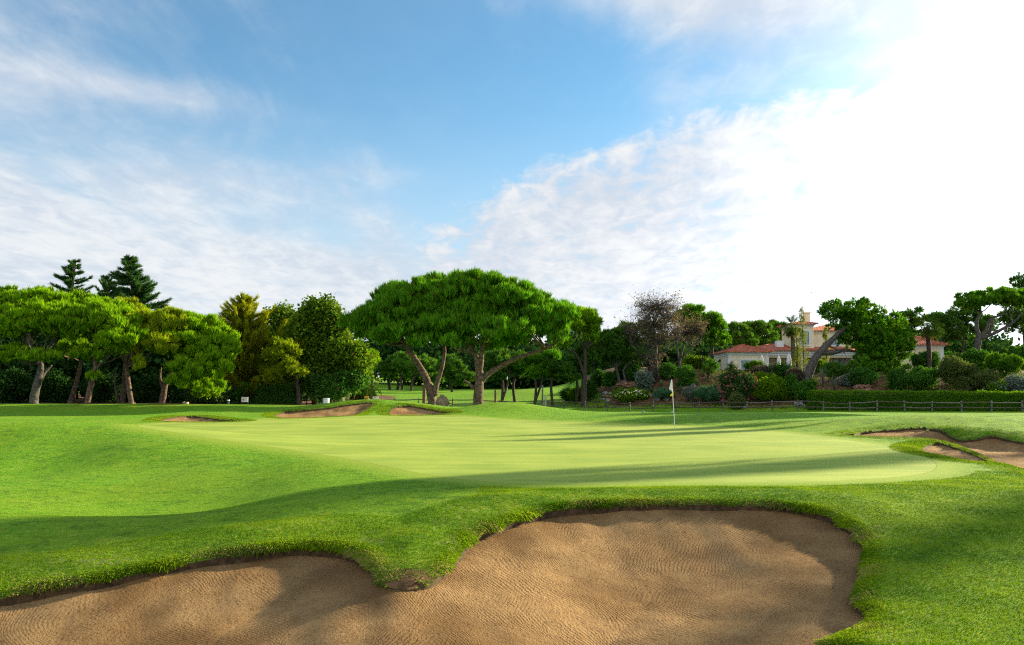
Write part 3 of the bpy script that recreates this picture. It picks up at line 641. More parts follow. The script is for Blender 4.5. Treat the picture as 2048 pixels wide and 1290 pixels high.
tree('umbrella_pine', 'leaning pine with a thick grey trunk bowed over the garden before the villa', 91, [[(1611,768,.58),(1618,745,.52),(1632,715,.45),(1652,692,.37),(1672,672,.28),(1690,655,.26)],[(1640,705,.36),(1665,705,.28),(1690,700,.2),(1712,704,.1)],[(1655,690,.1),(1672,698,.07),(1690,706,.04)]],
     [(1705,625,66,30),(1665,628,30,28),(1755,650,62,38),(1780,700,46,50),(1735,690,60,44),(1740,735,50,30,-1),(1790,745,36,22),(1700,655,50,36,1),(1745,680,72,60,1),(1770,715,55,45,0),(1795,690,34,50,1)], 'pine', 102, bark='bark_grey', n=15500, k=8, ln=.38, w=.036, lf=.12, nl=60, flat=.7, nlimb=18, upb=.35)
def bare(label, d, trunks, blobs, seed, bark, mat, nl=50, n=2200, ln=.3, group=None):
    rs = np.random.RandomState(seed); b0 = trunks[0][0]; base = base_at(b0[0], d); t = thing('bare_pine', label, 'dead tree', base, group); mb = MB(); nodes = []
    for i, tr in enumerate(trunks):
        P = pix_path(tr, d, base if i == 0 else None, rs, .5 if i else 0); mb.tube(P[:, :3], P[:, 3], 8, 3, .06); 
        for q in P[1:]: nodes.append((q[:3], q[3]))
    tips = []
    for b in blobs:
        c = W(b[0], b[1], d); r = np.array([PX(b[2], d), PX(b[2], d)*.7, PX(b[3], d)])
        for _ in range(int(nl*b[4])):
            q = unit(rs.normal(0, 1, (1, 3)))[0]*rs.uniform(.5, 1.0)*r+np.array([c[0], d, c[2]]); e = min(nodes, key=lambda e: np.linalg.norm(e[0]-q)+rs.uniform(0, 2))
            limb(mb, e[0], q, min(e[1]*.5, .09), .014, rs, .02, 4); tips.append(q)
            for _ in range(4): p2 = q+rs.normal(0, .65, 3)+[0, 0, .2]; a_ = e[0]*.3+q*.7; mb.tube([a_, (a_+p2)/2+rs.normal(0, .08, 3), p2], [.025, .018, .008], 3, 1, 0, False); tips.append(p2)
    mb.build('trunk', M[bark], t, True)
    L = [(p, .36, rs.uniform(0, 1)) for p in tips]; put_foliage('crown', foliage(L, n, rs, 'leaf', ln*.6, .3, 4, .8, .5, 0), FM[mat], t)
bare('tall half-bare pine with brown needles standing left behind the white flag', 97, [[(1311,792,.26),(1313,760,.24),(1312,720,.22),(1312,690,.18),(1308,650,.12),(1305,615,.06)],[(1313,735,.12),(1290,715,.09),(1262,690,.05)],[(1313,720,.1),(1335,700,.08),(1352,690,.05)]],
     [(1310,640,46,40,2.2),(1290,665,40,30,1.2),(1335,620,34,26,1.0),(1300,610,30,16,.6),(1255,655,10,8,.2),(1340,660,40,30,1.0),(1290,710,40,24,.5)], 111, 'bark_grey', 'dry', n=1500)
bare('small dead pine with reddish needles and pale stems right of the bare pine', 102, [[(1358,748,.18),(1360,720,.16),(1368,690,.12),(1378,670,.08)],[(1362,740,.15),(1356,710,.12),(1352,685,.08)],[(1365,715,.1),(1385,695,.08),(1402,678,.05)]],
     [(1380,660,24,18,.9),(1395,655,14,18,.5),(1360,665,16,14,.6)], 112, 'bark_grey', 'dry', n=700)
# woodland mass behind the left row and the far horizon
def mass(name, label, blobs, mat, seed, n, ln, nl=20):
    rs = np.random.RandomState(seed); L = lobes_of(blobs, rs, .26, nl, .9); f = foliage(L, n, rs, 'leaf', ln, .38, 6, .8, .4)
    return tag(mk(name, f[0], f[1], FM[mat], None, False, {'v': f[2], 'w': f[3]*0}), label, 'woodland', None, 'stuff')
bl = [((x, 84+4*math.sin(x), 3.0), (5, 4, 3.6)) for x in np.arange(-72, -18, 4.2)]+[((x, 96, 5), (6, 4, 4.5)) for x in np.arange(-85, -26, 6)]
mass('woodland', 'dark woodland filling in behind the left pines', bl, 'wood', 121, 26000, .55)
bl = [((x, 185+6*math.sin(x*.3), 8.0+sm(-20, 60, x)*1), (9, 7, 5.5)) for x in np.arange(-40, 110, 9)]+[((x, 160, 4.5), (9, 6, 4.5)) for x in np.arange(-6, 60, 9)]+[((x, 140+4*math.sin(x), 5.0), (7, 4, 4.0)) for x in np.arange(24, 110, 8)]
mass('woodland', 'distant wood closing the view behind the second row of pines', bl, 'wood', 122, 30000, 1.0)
# pines out of view on the right throw the long shadows over the green
rs_ = np.random.RandomState(5)
proto = None
def copy_tree(o, loc, rz, s):
    c = o.copy(); COL.objects.link(c); c.location = loc; c.rotation_euler = (0, 0, rz); c.scale = s
    for ch in list(o.children): q = ch.copy(); COL.objects.link(q); q.parent = c
    return c
OFF = [(-12.9,46,.20,1.45),(-11.6,86,.24,2.75),(-21.5,57,.16,1.35),(-23.6,62,.18,1.45),(-28,90,.62,2.1),(-32,94,.6,1.9),(-5.4,80,.16,2.3),(-2.0,84,.22,2.5),(1.5,60,.16,1.9)]
for i, (p_, t_, s, s3) in enumerate(OFF):
    x, y = p_*math.cos(SUN_AZ)+t_*math.sin(SUN_AZ), -p_*math.sin(SUN_AZ)+t_*math.cos(SUN_AZ)
    loc = (x, y, gz(x, y))
    if proto is None:
        base = np.array(loc); t = thing('umbrella_pine', 'umbrella pine standing beyond the right edge of the picture', 'tree', loc, 'pines beyond the right edge'); rs = np.random.RandomState(131); mb = MB()
        mb.tube([base-[0,0,.3], base+[.2,0,4], base+[.4,.2,7]], [.34,.28,.2], 8, 3, .05); L = lobes_of([((base[0], base[1], base[2]+8.2), (4.6, 4.6, 2.3))], rs, .17, 34, .35)
        for l in L[:14]: limb(mb, base+[.4,.2,7], l[0], .12, .03, rs)
        mb.build('trunk', M['bark'], t, True); put_foliage('crown', foliage(L, 3000, rs, 'needle', .5, .05, 6, .75, .5), FM['pine'], t); proto = t; t.scale = (s, s, s3)
    else: copy_tree(proto, loc, rs_.uniform(0, 6.28), (s, s, s3))
# ------------------------------------------------------------------ small builders
M['white'] = simple('white_paint', (.72, .74, .76), (.80, .81, .82), 3, .5)
M['trim'] = simple('pale_trim', (.60, .66, .70), (.72, .76, .78), 2, .7)
M['cream'] = simple('cream_render', (.74, .65, .45), (.82, .74, .54), 1.5, .9, .1, .01)
M['glass'] = simple('window_glass', (.16, .26, .28), (.26, .36, .37), 1.2, .12, 0, 0, 0, .6)
M['winframe'] = simple('window_frame_paint', (.05, .10, .13), (.07, .13, .16), 2, .5)
M['wood_grey'] = simple('weathered_rail', (.08, .074, .068), (.18, .168, .155), 9, .9, .5, .02)
M['wood_dark'] = simple('dark_rail', (.045, .035, .03), (.11, .085, .07), 9, .9, .5, .02)
M['wood_brown'] = simple('brown_post', (.10, .055, .035), (.22, .13, .085), 8, .9, .5, .02)
M['wood_pale'] = simple('pale_timber', (.30, .26, .18), (.45, .39, .28), 8, .85, .4, .02)
M['rock_brown'] = simple('brown_rock', (.10, .075, .045), (.30, .24, .15), 3.5, .95, 1, .08)
M['rock_grey'] = simple('grey_rock', (.13, .13, .13), (.34, .34, .34), 3, .95, 1, .06)
M['rock_red'] = simple('reddish_rock', (.16, .08, .055), (.33, .19, .13), 3, .95, 1, .06)
M['rock_pale'] = simple('pale_rock', (.35, .36, .37), (.60, .60, .60), 3, .9, .6, .04)
M['cloth_white'] = simple('white_cloth', (.66, .67, .70), (.78, .78, .80), 6, .9)
M['green_paint'] = simple('dark_green_paint', (.015, .06, .035), (.03, .09, .05), 4, .5)
M['yellow'] = simple('yellow_cloth', (.85, .68, .01), (.90, .75, .02), 5, .8)
M['yellow_sign'] = simple('yellow_paint', (.62, .40, .04), (.70, .48, .06), 5, .6)
M['metal_pale'] = simple('pale_metal', (.50, .54, .58), (.64, .67, .70), 5, .4, 0, 0, .3)
M['grey_print'] = simple('grey_print', (.22, .25, .30), None, 5, .8)
M['dark'] = simple('dark_recess', (.02, .02, .02), (.04, .035, .03), 5, .9)
M['pink'] = leafmat('pink_petals', (.50, .08, .12), (.75, .22, .25), .3)
M['petal'] = leafmat('white_petals', (.65, .65, .60), (.80, .80, .75), .2)
M['blue'] = leafmat('blue_petals', (.20, .28, .50), (.38, .46, .62), .3)
def roofmat():
    m, k = newmat('clay_tiles'); p = pos(k); g = k.n('ShaderNodeNewGeometry'); s = k.n('ShaderNodeSeparateXYZ'); k.put(s, 0, g.outputs['Normal']); q = k.n('ShaderNodeSeparateXYZ'); k.put(q, 0, p)
    side = k.m('GREATER_THAN', k.m('ABSOLUTE', s.outputs[0]), k.m('ABSOLUTE', s.outputs[1]))
    u = k.m('ADD', k.m('MULTIPLY', q.outputs[1], side), k.m('MULTIPLY', q.outputs[0], k.m('SUBTRACT', 1, side)))
    w = k.m('MULTIPLY_ADD', k.m('SINE', k.m('MULTIPLY', u, 2*math.pi/.36)), .5, .5); r = k.m('FRACT', k.m('MULTIPLY', q.outputs[2], 5.5)); n = k.noise(p, 2.2, 4, .7)
    c = k.mix(k.rng(n, .3, .7), (.34, .075, .035), (.62, .20, .11)); c = k.mix(k.m('MULTIPLY', k.rng(w, 0, .5, 1, 0), .55), c, (.10, .03, .02)); c = k.mix(k.m('MULTIPLY', k.m('GREATER_THAN', r, .86), .5), c, (.12, .035, .025))
    princ(k, c, .85, k.bump(w, .8, .08), 0, .2); return m
M['roof'] = roofmat()

# ------------------------------------------------------------------ garden plants on the hill
def shrub_fol(c, r, rs, n, ln=.16, w=.4, lf=.3, nl=22, flat=.9, kind='leaf', k=6, upb=.5):
    L = lobes_of([(c, r)], rs, lf, nl, flat); return foliage(L, n, rs, kind, ln, w, k, .85, upb, .1)
SH = [ # label, px, ytop, ybot, halfw, mat, kind, extra
('dark green bush at the foot of the hill left of the boulders', 1135, 781, 803, 19, 'shrub_dark', 'leaf'),
('bright green leafy mound just behind the fence, left end of the garden', 1155, 781, 804, 18, 'lime', 'leaf'),
('upright dark bush above the big grey boulder', 1198, 742, 776, 16, 'shrub_dark', 'leaf'),
('mid green bush right of the big grey boulder', 1222, 747, 778, 15, 'shrub', 'leaf'),
('tall olive bush behind the brown boulders', 1246, 733, 765, 16, 'shrub_dark', 'leaf'),
('round green bush above the brown boulders', 1268, 727, 764, 19, 'shrub', 'leaf'),
('silvery lavender bush left of the bare pine trunk', 1287, 742, 786, 16, 'silver', 'leaf'),
('wide bright green mound dotted with white daisies behind the fence', 1262, 781, 804, 40, 'lime', 'daisy'),
('dark bush right of the bare pine trunk', 1336, 730, 758, 19, 'shrub_dark', 'leaf'),
('dark bush with purple stems between lavender and bare pine trunk', 1302, 735, 768, 11, 'purple', 'leaf'),
('clipped rounded evergreen bush right of the flag', 1371, 733, 776, 23, 'shrub', 'clip'),
('low pale green hedge bush below the dead pine', 1392, 713, 735, 30, 'broad', 'leaf'),
('round green bush beside the clipped evergreen', 1422, 723, 745, 14, 'shrub', 'leaf'),
('teal ground plant at the foot of the bare pine', 1328, 781, 802, 22, 'teal', 'needle'),
('grey-green spiky mound right of the flagpole', 1380, 779, 805, 17, 'silver', 'needle'),
('wide blue-green feathery mound behind the fence', 1417, 776, 808, 29, 'teal', 'needle'),
('pink-flowered oleander bush on the slope below the villa', 1475, 740, 806, 44, 'olive_dark', 'pink'),
('small yellowish bush behind the fence below the oleander', 1475, 791, 818, 16, 'olive', 'leaf'),
('large bright yellow-green bush below the villa parasols', 1547, 757, 806, 37, 'lime', 'leaf'),
('yellow-green bush peeping behind the large bright one', 1528, 749, 775, 24, 'lime', 'leaf'),
('dark green bush between the bright bush and leaning trunk', 1580, 757, 800, 17, 'shrub', 'leaf'),
('round green bush at the foot of the leaning trunk', 1610, 766, 806, 21, 'shrub', 'leaf'),
('low clipped hedge bush under the villa wing window', 1511, 725, 744, 23, 'hedge', 'clip'),
('purplish shrub under the closed parasols', 1522, 737, 758, 22, 'purple', 'leaf'),
('dark leafy shrub under the two larger parasols', 1560, 733, 756, 26, 'shrub_dark', 'leaf'),
('brownish shrub left of the leaning trunk', 1588, 742, 766, 17, 'purple', 'leaf'),
('lime green shrub right of the leaning trunk before the porch', 1637, 722, 748, 16, 'lime', 'leaf'),
('grey-green young pine bush behind the yuccas', 1668, 728, 765, 26, 'pine_dark', 'needle'),
('small round grey-green bush above the clipped hedge', 1692, 757, 772, 12, 'silver', 'leaf'),
('deep dark bush in the shade under the leaning pine', 1725, 742, 775, 34, 'shrub_dark', 'leaf'),
('dark bush under the right skirt of the leaning pine', 1800, 745, 782, 32, 'shrub_dark', 'leaf'),
('fresh green bush above the long hedge right of the leaning pine', 1842, 738, 782, 30, 'shrub', 'leaf'),
('tall dark hedge bush below the right villa wing', 1852, 703, 745, 30, 'shrub_dark', 'leaf'),
('leafy green hedge bush below the villa corner', 1898, 702, 735, 24, 'shrub', 'leaf'),
('yellowish hedge bush right of the villa corner', 1922, 708, 735, 18, 'olive', 'leaf'),
('dense green hedge bush before the pale-limbed pine', 1950, 703, 750, 30, 'shrub', 'leaf'),
('large loose olive-green shrub on the right slope', 1915, 722, 785, 42, 'olive', 'leaf'),
('reddish-tinged shrub above the hedge near the right edge', 1965, 742, 785, 34, 'olive', 'leaf'),
('spreading bright juniper mound near the right edge', 2005, 708, 762, 38, 'hedge', 'needle'),
('bushy green shrub at the right edge below the pines', 2040, 692, 745, 30, 'shrub', 'leaf'),
('low light green plants with blue flowers above the hedge', 1992, 765, 790, 26, 'lime', 'blue'),
('grey thorny shrub at the right edge above the hedge', 2036, 755, 790, 22, 'silver', 'leaf'),
('dark bush left behind the daisies by the shaded trunk', 1180, 765, 800, 14, 'shrub_dark', 'leaf'),
]
fm('olive_dark', (.03, .08, .025), (.11, .17, .05), .3)
bx, by_ = cast([s[1] for s in SH], [s[3] for s in SH])
for i, (lab, px, yt, yb, hw, mt, kd) in enumerate(SH):
    rs = np.random.RandomState(300+i); d = float(np.clip(by_[i], 76, 112)); gx = W(px, yb, d)[0]; zb = gz(gx, d); zt = W(px, yt, d)[2]; h = max(zt-zb+.1, .5); r = PX(hw, d)
    n = int(500+hw*(yb-yt)*1.7); c = (gx, d, zb+h*.45)
    if kd == 'clip': f = shrub_fol(c, (r, r*.8, h*.56), rs, int(n*1.4), .11, .45, .16, 60, .9)
    elif kd == 'needle': f = shrub_fol(c, (r, r*.8, h*.5), rs, int(n*.8), .34, .022, .3, 22, .9, 'needle', 7, .9)
    else:
        bl = [(c, (r*.85, r*.7, h*.5), .8)]+[((gx+rs.uniform(-.65, .65)*r, d+rs.uniform(-.5, .3)*r, zb+h*rs.uniform(.35, .8)), (r*rs.uniform(.25, .5), r*.35, h*rs.uniform(.18, .34)), .35) for _ in range(4)]
        f = foliage(lobes_of(bl, rs, .26, 24, .9, .1), int(n*1.1), rs, 'leaf', .17, .4, 6, .9, .5, .1)
    o = mk('shrub', f[0], f[1], FM[mt], None, False, {'v': f[2], 'w': f[3]*.3}, (gx, d, zb)); tag(o, lab, 'shrub', 'garden shrubs on the slope below the villa')
    if kd in ('daisy', 'pink', 'blue'):
        nn = {'daisy': 60, 'pink': 90, 'blue': 60}[kd]; dd = unit(rs.normal(0, 1, (nn, 3))); dd[:, 1] = -np.abs(dd[:, 1]); dd[:, 2] = np.abs(dd[:, 2]) if kd != 'pink' else dd[:, 2]
        P = np.array(c)+dd*np.array([r, r*.8, h*.58]); P = P[(P[:, 2] > zb+.1)]; P = P if kd != 'pink' else P[rs.permutation(len(P))][:60]
        for q in P:
            kk = 7; a = unit(rs.normal(0, 1, (kk, 3))); s = unit(np.cross(a, rs.normal(0, 1, (kk, 3))))*.04; V = np.vstack([[q], np.stack([q+a*.11-s, q+a*.11+s], 1).reshape(-1, 3)]); j = np.arange(kk)*2
            mk('flower', V, np.stack([j*0, j+1, j+2], 1), M[{'daisy': 'petal', 'pink': 'pink', 'blue': 'blue'}[kd]], o, False, {'v': rs.uniform(0, 1, kk*2+1)}, (gx, d, zb))
def blades_radial(c, n, ln, w, rs, lo=.1, hi=1.4, droop=.3, seg=3):
    """arched sword leaves out of one point"""
    V, Q = [], []
    for i in range(n):
        th = rs.uniform(0, 6.28); el = rs.uniform(lo, hi); l = ln*rs.uniform(.7, 1.1); P = np.array(c, float); dv = np.array([math.cos(th)*math.cos(el), math.sin(th)*math.cos(el), math.sin(el)]); s = np.array([-math.sin(th), math.cos(th), 0]); b = len(V)
        for k in range(seg+1):
            f = k/seg; ww = w*(1-f)**.7*(.7+.6*f) if k else w*.7; V += [P-s*ww, P+s*ww]; P = P+dv*l/seg; dv = dv+np.array([0, 0, -droop*(f+.3)]); dv /= np.linalg.norm(dv)
        for k in range(seg): Q.append([b+2*k, b+2*k+1, b+2*k+3, b+2*k+2])
    return np.array(V), np.array(Q)
def agave(label, px, pc, rpx, mt, seed, n=46, name='agave', cat='agave', lo=.05, w=.035, group='spiky rosettes in the rock garden'):
    rs = np.random.RandomState(seed); x, d = [float(q[0]) for q in cast([px], [pc+rpx*.6])]; d = min(d, 110); x = W(px, pc, d)[0]; z = gz(x, d); ln = PX(rpx, d); ctr = [x, d, max(z, W(px, pc, d)[2]-.0)]
    V, Q = blades_radial(ctr, n, ln, w, rs, lo, 1.5, .12)
    if ctr[2]-z > .15:
        mb = MB(); mb.tube([[x, d, z-.1], [x+.02, d, (z+ctr[2])/2], ctr], [.1, .09, .08], 7, 2, .1); t = thing(name, label, cat, (x, d, z), group); mb.build('stem', M['bark_dark'], t, True); mk('leaves', V, Q, FM[mt], t, False, {'v': rs.uniform(0, 1, len(V))})
    else: tag(mk(name, V, Q, FM[mt], None, False, {'v': rs.uniform(0, 1, len(V))}, (x, d, z)), label, cat, group)
for i, a_ in enumerate([('pale agave high on the bank behind the flag', 1338, 756, 11, 'silver'), ('green agave at the base of the bare pine', 1322, 768, 11, 'teal'), ('small agave left of the bare pine base', 1302, 782, 10, 'teal'),
      ('agave just right of the flag among the stones', 1361, 781, 12, 'teal'), ('pale-leaved agave below the cycads', 1408, 748, 9, 'bamboo'), ('small agave on the bare slope right of the clipped bush', 1394, 765, 9, 'teal'), ('agave behind the feathery mound', 1430, 775, 10, 'teal')]):
    agave(*a_, 400+i)
agave('tall spiky yucca right of the leaning trunk', 1645, 757, 27, 'silver', 410, 90, 'yucca', 'yucca', -.5, .03)
agave('lower spiky yucca spreading beside the taller one', 1668, 772, 25, 'silver', 411, 80, 'yucca', 'yucca', -.4, .03)
def palm(label, px, ybase, ycrown, d, fr, n, mt, seed, tr=.2, kind='feather', name='palm_tree', dry=True):
    rs = np.random.RandomState(seed); x = W(px, ycrown, d)[0]; z = gz(x, d); t = thing(name, label, 'palm' if name == 'palm_tree' else 'cycad', (x, d, z)); top = np.array([x, d, W(px, ycrown, d)[2]]); mb = MB()
    mb.tube([[x, d, z-.2], [x+.05, d, (z+top[2])/2], top], [tr*1.15, tr, tr*1.1], 9, 4, .16); mb.build('trunk', M['bark_dark'], t, True)
    for part, cnt, lo, hi, m_ in (('fronds', n, -.25, 1.45, mt), ('dead_fronds', n//4, -1.2, -.3, 'straw')):
        if part == 'dead_fronds' and not dry: continue
        V, Q = [], []
        for i in range(cnt):
            th = rs.uniform(0, 6.28); el = rs.uniform(lo, hi); L = fr*rs.uniform(.8, 1.1)*(1 if part == 'fronds' else .7); P = top.copy(); dv = np.array([math.cos(th)*math.cos(el), math.sin(th)*math.cos(el), math.sin(el)]); s0 = np.array([-math.sin(th), math.cos(th), 0]); m = 16
            for k in range(m):
                P2 = P+dv*L/m; f = k/m
                if kind == 'feather' or f > .45:
                    for sg in (-1, 1):
                        for rep in range(2 if kind == 'feather' else 3):
                            ll = (fr*.26*math.sin(math.pi*(.12+.86*f))+.05) if kind == 'feather' else fr*.42*rs.uniform(.7, 1); a = s0*sg*rs.uniform(.5, 1)+dv*(.7 if kind == 'feather' else rs.uniform(.2, 1.2))+np.array([0, 0, rs.uniform(-.45, .1)]); a /= np.linalg.norm(a)
                            w_ = .022*fr/2+.01; u = np.cross(a, [0, 0, 1]); u = u/(np.linalg.norm(u)+1e-6)*w_; B = P+(P2-P)*rep/2; b = len(V); V += [B-u*.6, B+u*.6, B+a*ll*.6+u*.8, B+a*ll]; Q.append([b, b+1, b+2, b+3])
                b = len(V); u = s0*.02*fr/2*(1-f*.7); V += [P-u, P+u, P2+u, P2-u]; Q.append([b, b+1, b+2, b+3]); P = P2; dv = dv+np.array([0, 0, -(.13 if kind == 'feather' else .09)]); dv /= np.linalg.norm(dv)
        V = np.array(V); mk(part, V, np.array(Q), FM[m_], t, False, {'v': np.repeat(rs.uniform(0, 1, len(Q)), 4)})
palm('feathery date palm with arching fronds left of the forked pine', 724, 797, 775, 78, 2.3, 46, 'palm', 420, .42)
palm('fan palm with a shaggy head in front of the villa tower', 1584, 750, 655, 98, 1.5, 60, 'palm', 421, .24, 'fan')
palm('fan palm rising before the right wing of the villa', 1855, 715, 655, 97, 1.7, 60, 'palm', 422, .24, 'fan')
palm('cycad with an upright green head and drooping brown fronds by the wing', 1461, 752, 735, 93, 1.1, 50, 'palm', 423, .2, 'feather', 'cycad')
palm('cycad between the round bush and the dead pine', 1416, 752, 738, 94, .9, 40, 'palm', 424, .18, 'feather', 'cycad')
palm('small cycad by the porch behind the largest parasols', 1563, 742, 730, 101, .9, 40, 'palm', 425, .15, 'feather', 'cycad', False)
def banana(label, px, yc, d, seed, n=9, ln=2.2):
    rs = np.random.RandomState(seed); x = W(px, yc, d)[0]; z = gz(x, d); V, Q = blades_radial([x, d, z+.3], n, ln, .26, rs, .7, 1.45, .12, 5); tag(mk('banana_plant', V, Q, FM['lime'], None, False, {'v': rs.uniform(0, .8, len(V))}, (x, d, z)), label, 'banana plant', 'banana plants beside the pale-limbed pine')
banana('banana plant left of the pale-limbed pine trunk', 1930, 690, 101, 430); banana('tall banana plant with broad leaves right of the pale-limbed pine trunk', 1982, 690, 100, 431, 12, 2.6); banana('smaller banana plant farther right near the edge', 2008, 692, 102, 432)
def weeping(label, px, ytop, ybot, d, hw, seed):
    rs = np.random.RandomState(seed); x = W(px, ytop, d)[0]; z = gz(x, d); t = thing('weeping_conifer', label, 'conifer', (x, d, z)); top = W(px, ytop, d)[2]; mb = MB(); mb.tube([[x, d, z-.2], [x+.05, d, (z+top)/2], [x-.03, d, top]], [.09, .06, .015], 6, 3, .05); V = []; v = []; H = top-z
    for i in range(90):
        f = rs.uniform(.08, 1); zc = z+H*f; R_ = PX(hw, d)*(1-f)**.6*rs.uniform(.5, 1.1)+.08; th = rs.uniform(0, 6.28); a = np.array([x, d, zc]); b = a+np.array([math.cos(th)*R_, math.sin(th)*R_, .12]); e = b+np.array([0, 0, -.5*R_-.25]); mb.tube([a, b, e], [.014, .01, .005], 3, 1, 0, False)
        m = 36; tt = rs.uniform(.3, 1, (m, 1)); P = (1-tt)**2*a+2*tt*(1-tt)*b+tt**2*e+rs.normal(0, .07, (m, 3)); ax = unit(rs.normal(0, .5, (m, 3))+[0, 0, -.8])*rs.uniform(.08, .22, (m, 1)); s = unit(np.cross(ax, rs.normal(0, 1, (m, 3))))*.016; V.append(np.stack([P-s, P+s, P+ax*.6+s, P+ax], 1).reshape(-1, 3)); v.append(rs.uniform(0, 1, m*4))
    V = np.vstack(V); j = np.arange(len(V)//4)*4; mb.build('trunk', M['bark_dark'], t, True); mk('crown', V, np.stack([j, j+1, j+2, j+3], 1), FM['bamboo'], t, False, {'v': np.concatenate(v)})
weeping('tall thin weeping conifer with a pointed tip before the villa tower', 1603, 612, 765, 94, 15, 440)
weeping('shorter yellowish weeping conifer just left of the tall thin one', 1592, 652, 770, 93, 13, 441)
weeping('thin weeping conifer between leaning pine and villa upper floor', 1650, 655, 745, 98, 10, 442)
# ground cover between the shrubs
def cover():
    rs = np.random.RandomState(470); n = 5200; x = rs.uniform(8, 66, n); y = np.clip(91.4-.4*x, 66, 91)+rs.uniform(4.5, 24, n); ok = rs.uniform(0, 1, n) < .25+.75*(wob(x, y, 2.2, 1) > .1); x, y = x[ok], y[ok]; n = len(x); z = G(x, y)
    k = 8; P = np.repeat(np.stack([x, y, z], 1), k, 0)+rs.normal(0, 1, (n*k, 3))*[.35, .35, .02]; a = unit(rs.normal(0, .6, (n*k, 3))+[0, 0, .9]); l = rs.uniform(.1, .42, (n*k, 1))*np.repeat(.6+.5*np.clip(wob(x, y, 1.1, 1), 0, 1), k)[:, None]; s = unit(np.cross(a, rs.normal(0, 1, (n*k, 3))))*.05
    V = np.stack([P-s*.4, P+a*l*.5-s, P+a*l, P+a*l*.5+s], 1).reshape(-1, 3); j = np.arange(n*k)*4; v = np.repeat(np.clip(np.repeat(wob(x, y, 3, .5)+.4, k)+rs.uniform(-.2, .3, n*k), 0, 1), 4)
    tag(mk('ground_cover', V, np.stack([j, j+1, j+2, j+3], 1), FM['olive'], None, False, {'v': v, 'w': v*0}), 'low mixed plants and weeds covering the bank below the villa', 'ground cover', None, 'stuff')
cover()
# clipped hedges
def hedge(label, P0, P1, z0a, z1a, z1b, wd, mt, seed, n, ln=.1):
    rs = np.random.RandomState(seed); P0, P1 = np.array(P0), np.array(P1); L = np.linalg.norm(P1-P0); u = (P1-P0)/L; nn = np.array([-u[1], u[0]])
    t = rs.uniform(0, 1, n); f = rs.choice(4, n, p=[.5, .26, .14, .10]); a = np.where(f == 0, -1, np.where(f == 2, 1, rs.uniform(-1, 1, n)))*wd/2; hh = np.where(f == 1, 1., rs.uniform(0, 1, n)); end = f == 3; t[end] = rs.choice([0, 1], end.sum())
    bz = lambda s: z0a; wv = .035*np.sin(t*L*1.7)+.03*np.sin(t*L*4.1+1); ztop = z1a+(z1b-z1a)*t+wv; P = np.stack([P0[0]+u[0]*t*L+nn[0]*a*(1+wv), P0[1]+u[1]*t*L+nn[1]*a*(1+wv), z0a+(ztop-z0a)*hh], 1)+rs.normal(0, .045, (n, 3))
    k = 4; N = n*k; PP = np.repeat(P, k, 0)+rs.normal(0, ln*.6, (N, 3)); ax = unit(rs.normal(0, 1, (N, 3))+[0, 0, .3]); l = ln*rs.uniform(.6, 1.3, (N, 1)); s = unit(np.cross(ax, rs.normal(0, 1, (N, 3))))*l*.42
    V = np.stack([PP, PP+ax*l*.5-s, PP+ax*l, PP+ax*l*.5+s], 1).reshape(-1, 3); v = np.repeat(np.clip(np.repeat(rs.uniform(0, .6, n)+.35*(hh == 1), k)+rs.uniform(0, .25, N), 0, 1), 4); j = np.arange(N)*4; Q = np.stack([j, j+1, j+2, j+3], 1)
    mb = MB(); c = (P0+P1)/2; mb.box((c[0], c[1], (z0a+min(z1a, z1b))/2-.04), (L-.12, wd-.14, min(z1a, z1b)-z0a-.06), math.atan2(u[1], u[0])); B = np.vstack(mb.V); Q = np.vstack([Q, np.vstack(mb.F4)+len(V)]); V = np.vstack([V, B]); v = np.append(v, np.zeros(len(B)))
    tag(mk('hedge', V, Q, FM[mt], None, False, {'v': v, 'w': v*0}, (P0[0], P0[1], z0a)), label, 'hedge')
FY = lambda x: 90-(x-3.6)*.401
xa = W(1637, 800, 81)[0]; hedge('long clipped hedge behind the fence on the right', (xa, FY(xa)+4.4), (xa+42, FY(xa+42)+4.4), -.5, 1.62, 1.35, 1.3, 'hedge', 450, 30000)
xb = W(474, 800, 71)[0]; xc = W(594, 800, 71)[0]; hedge('block of clipped dark hedge behind the small white sign', (xb, 71.5), (xc, 71.5), .1, 2.2, 2.1, 1.8, 'shrub_dark', 451, 11000, .12)
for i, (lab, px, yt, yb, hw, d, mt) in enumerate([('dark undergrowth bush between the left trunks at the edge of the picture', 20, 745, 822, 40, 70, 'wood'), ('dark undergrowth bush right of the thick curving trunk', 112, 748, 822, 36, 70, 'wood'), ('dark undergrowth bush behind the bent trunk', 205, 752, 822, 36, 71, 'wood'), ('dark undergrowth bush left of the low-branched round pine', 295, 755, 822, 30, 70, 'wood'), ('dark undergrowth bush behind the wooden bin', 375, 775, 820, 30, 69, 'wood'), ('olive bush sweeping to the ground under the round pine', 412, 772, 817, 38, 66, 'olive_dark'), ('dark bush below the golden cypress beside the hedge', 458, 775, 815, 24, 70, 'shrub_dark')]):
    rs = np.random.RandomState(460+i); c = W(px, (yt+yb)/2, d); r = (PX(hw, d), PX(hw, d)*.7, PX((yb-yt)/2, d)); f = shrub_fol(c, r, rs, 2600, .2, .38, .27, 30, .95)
    tag(mk('shrub', f[0], f[1], FM[mt], None, False, {'v': f[2], 'w': f[3]*0}, (c[0], d, gz(c[0], d))), lab, 'shrub', 'undergrowth of the left wood')

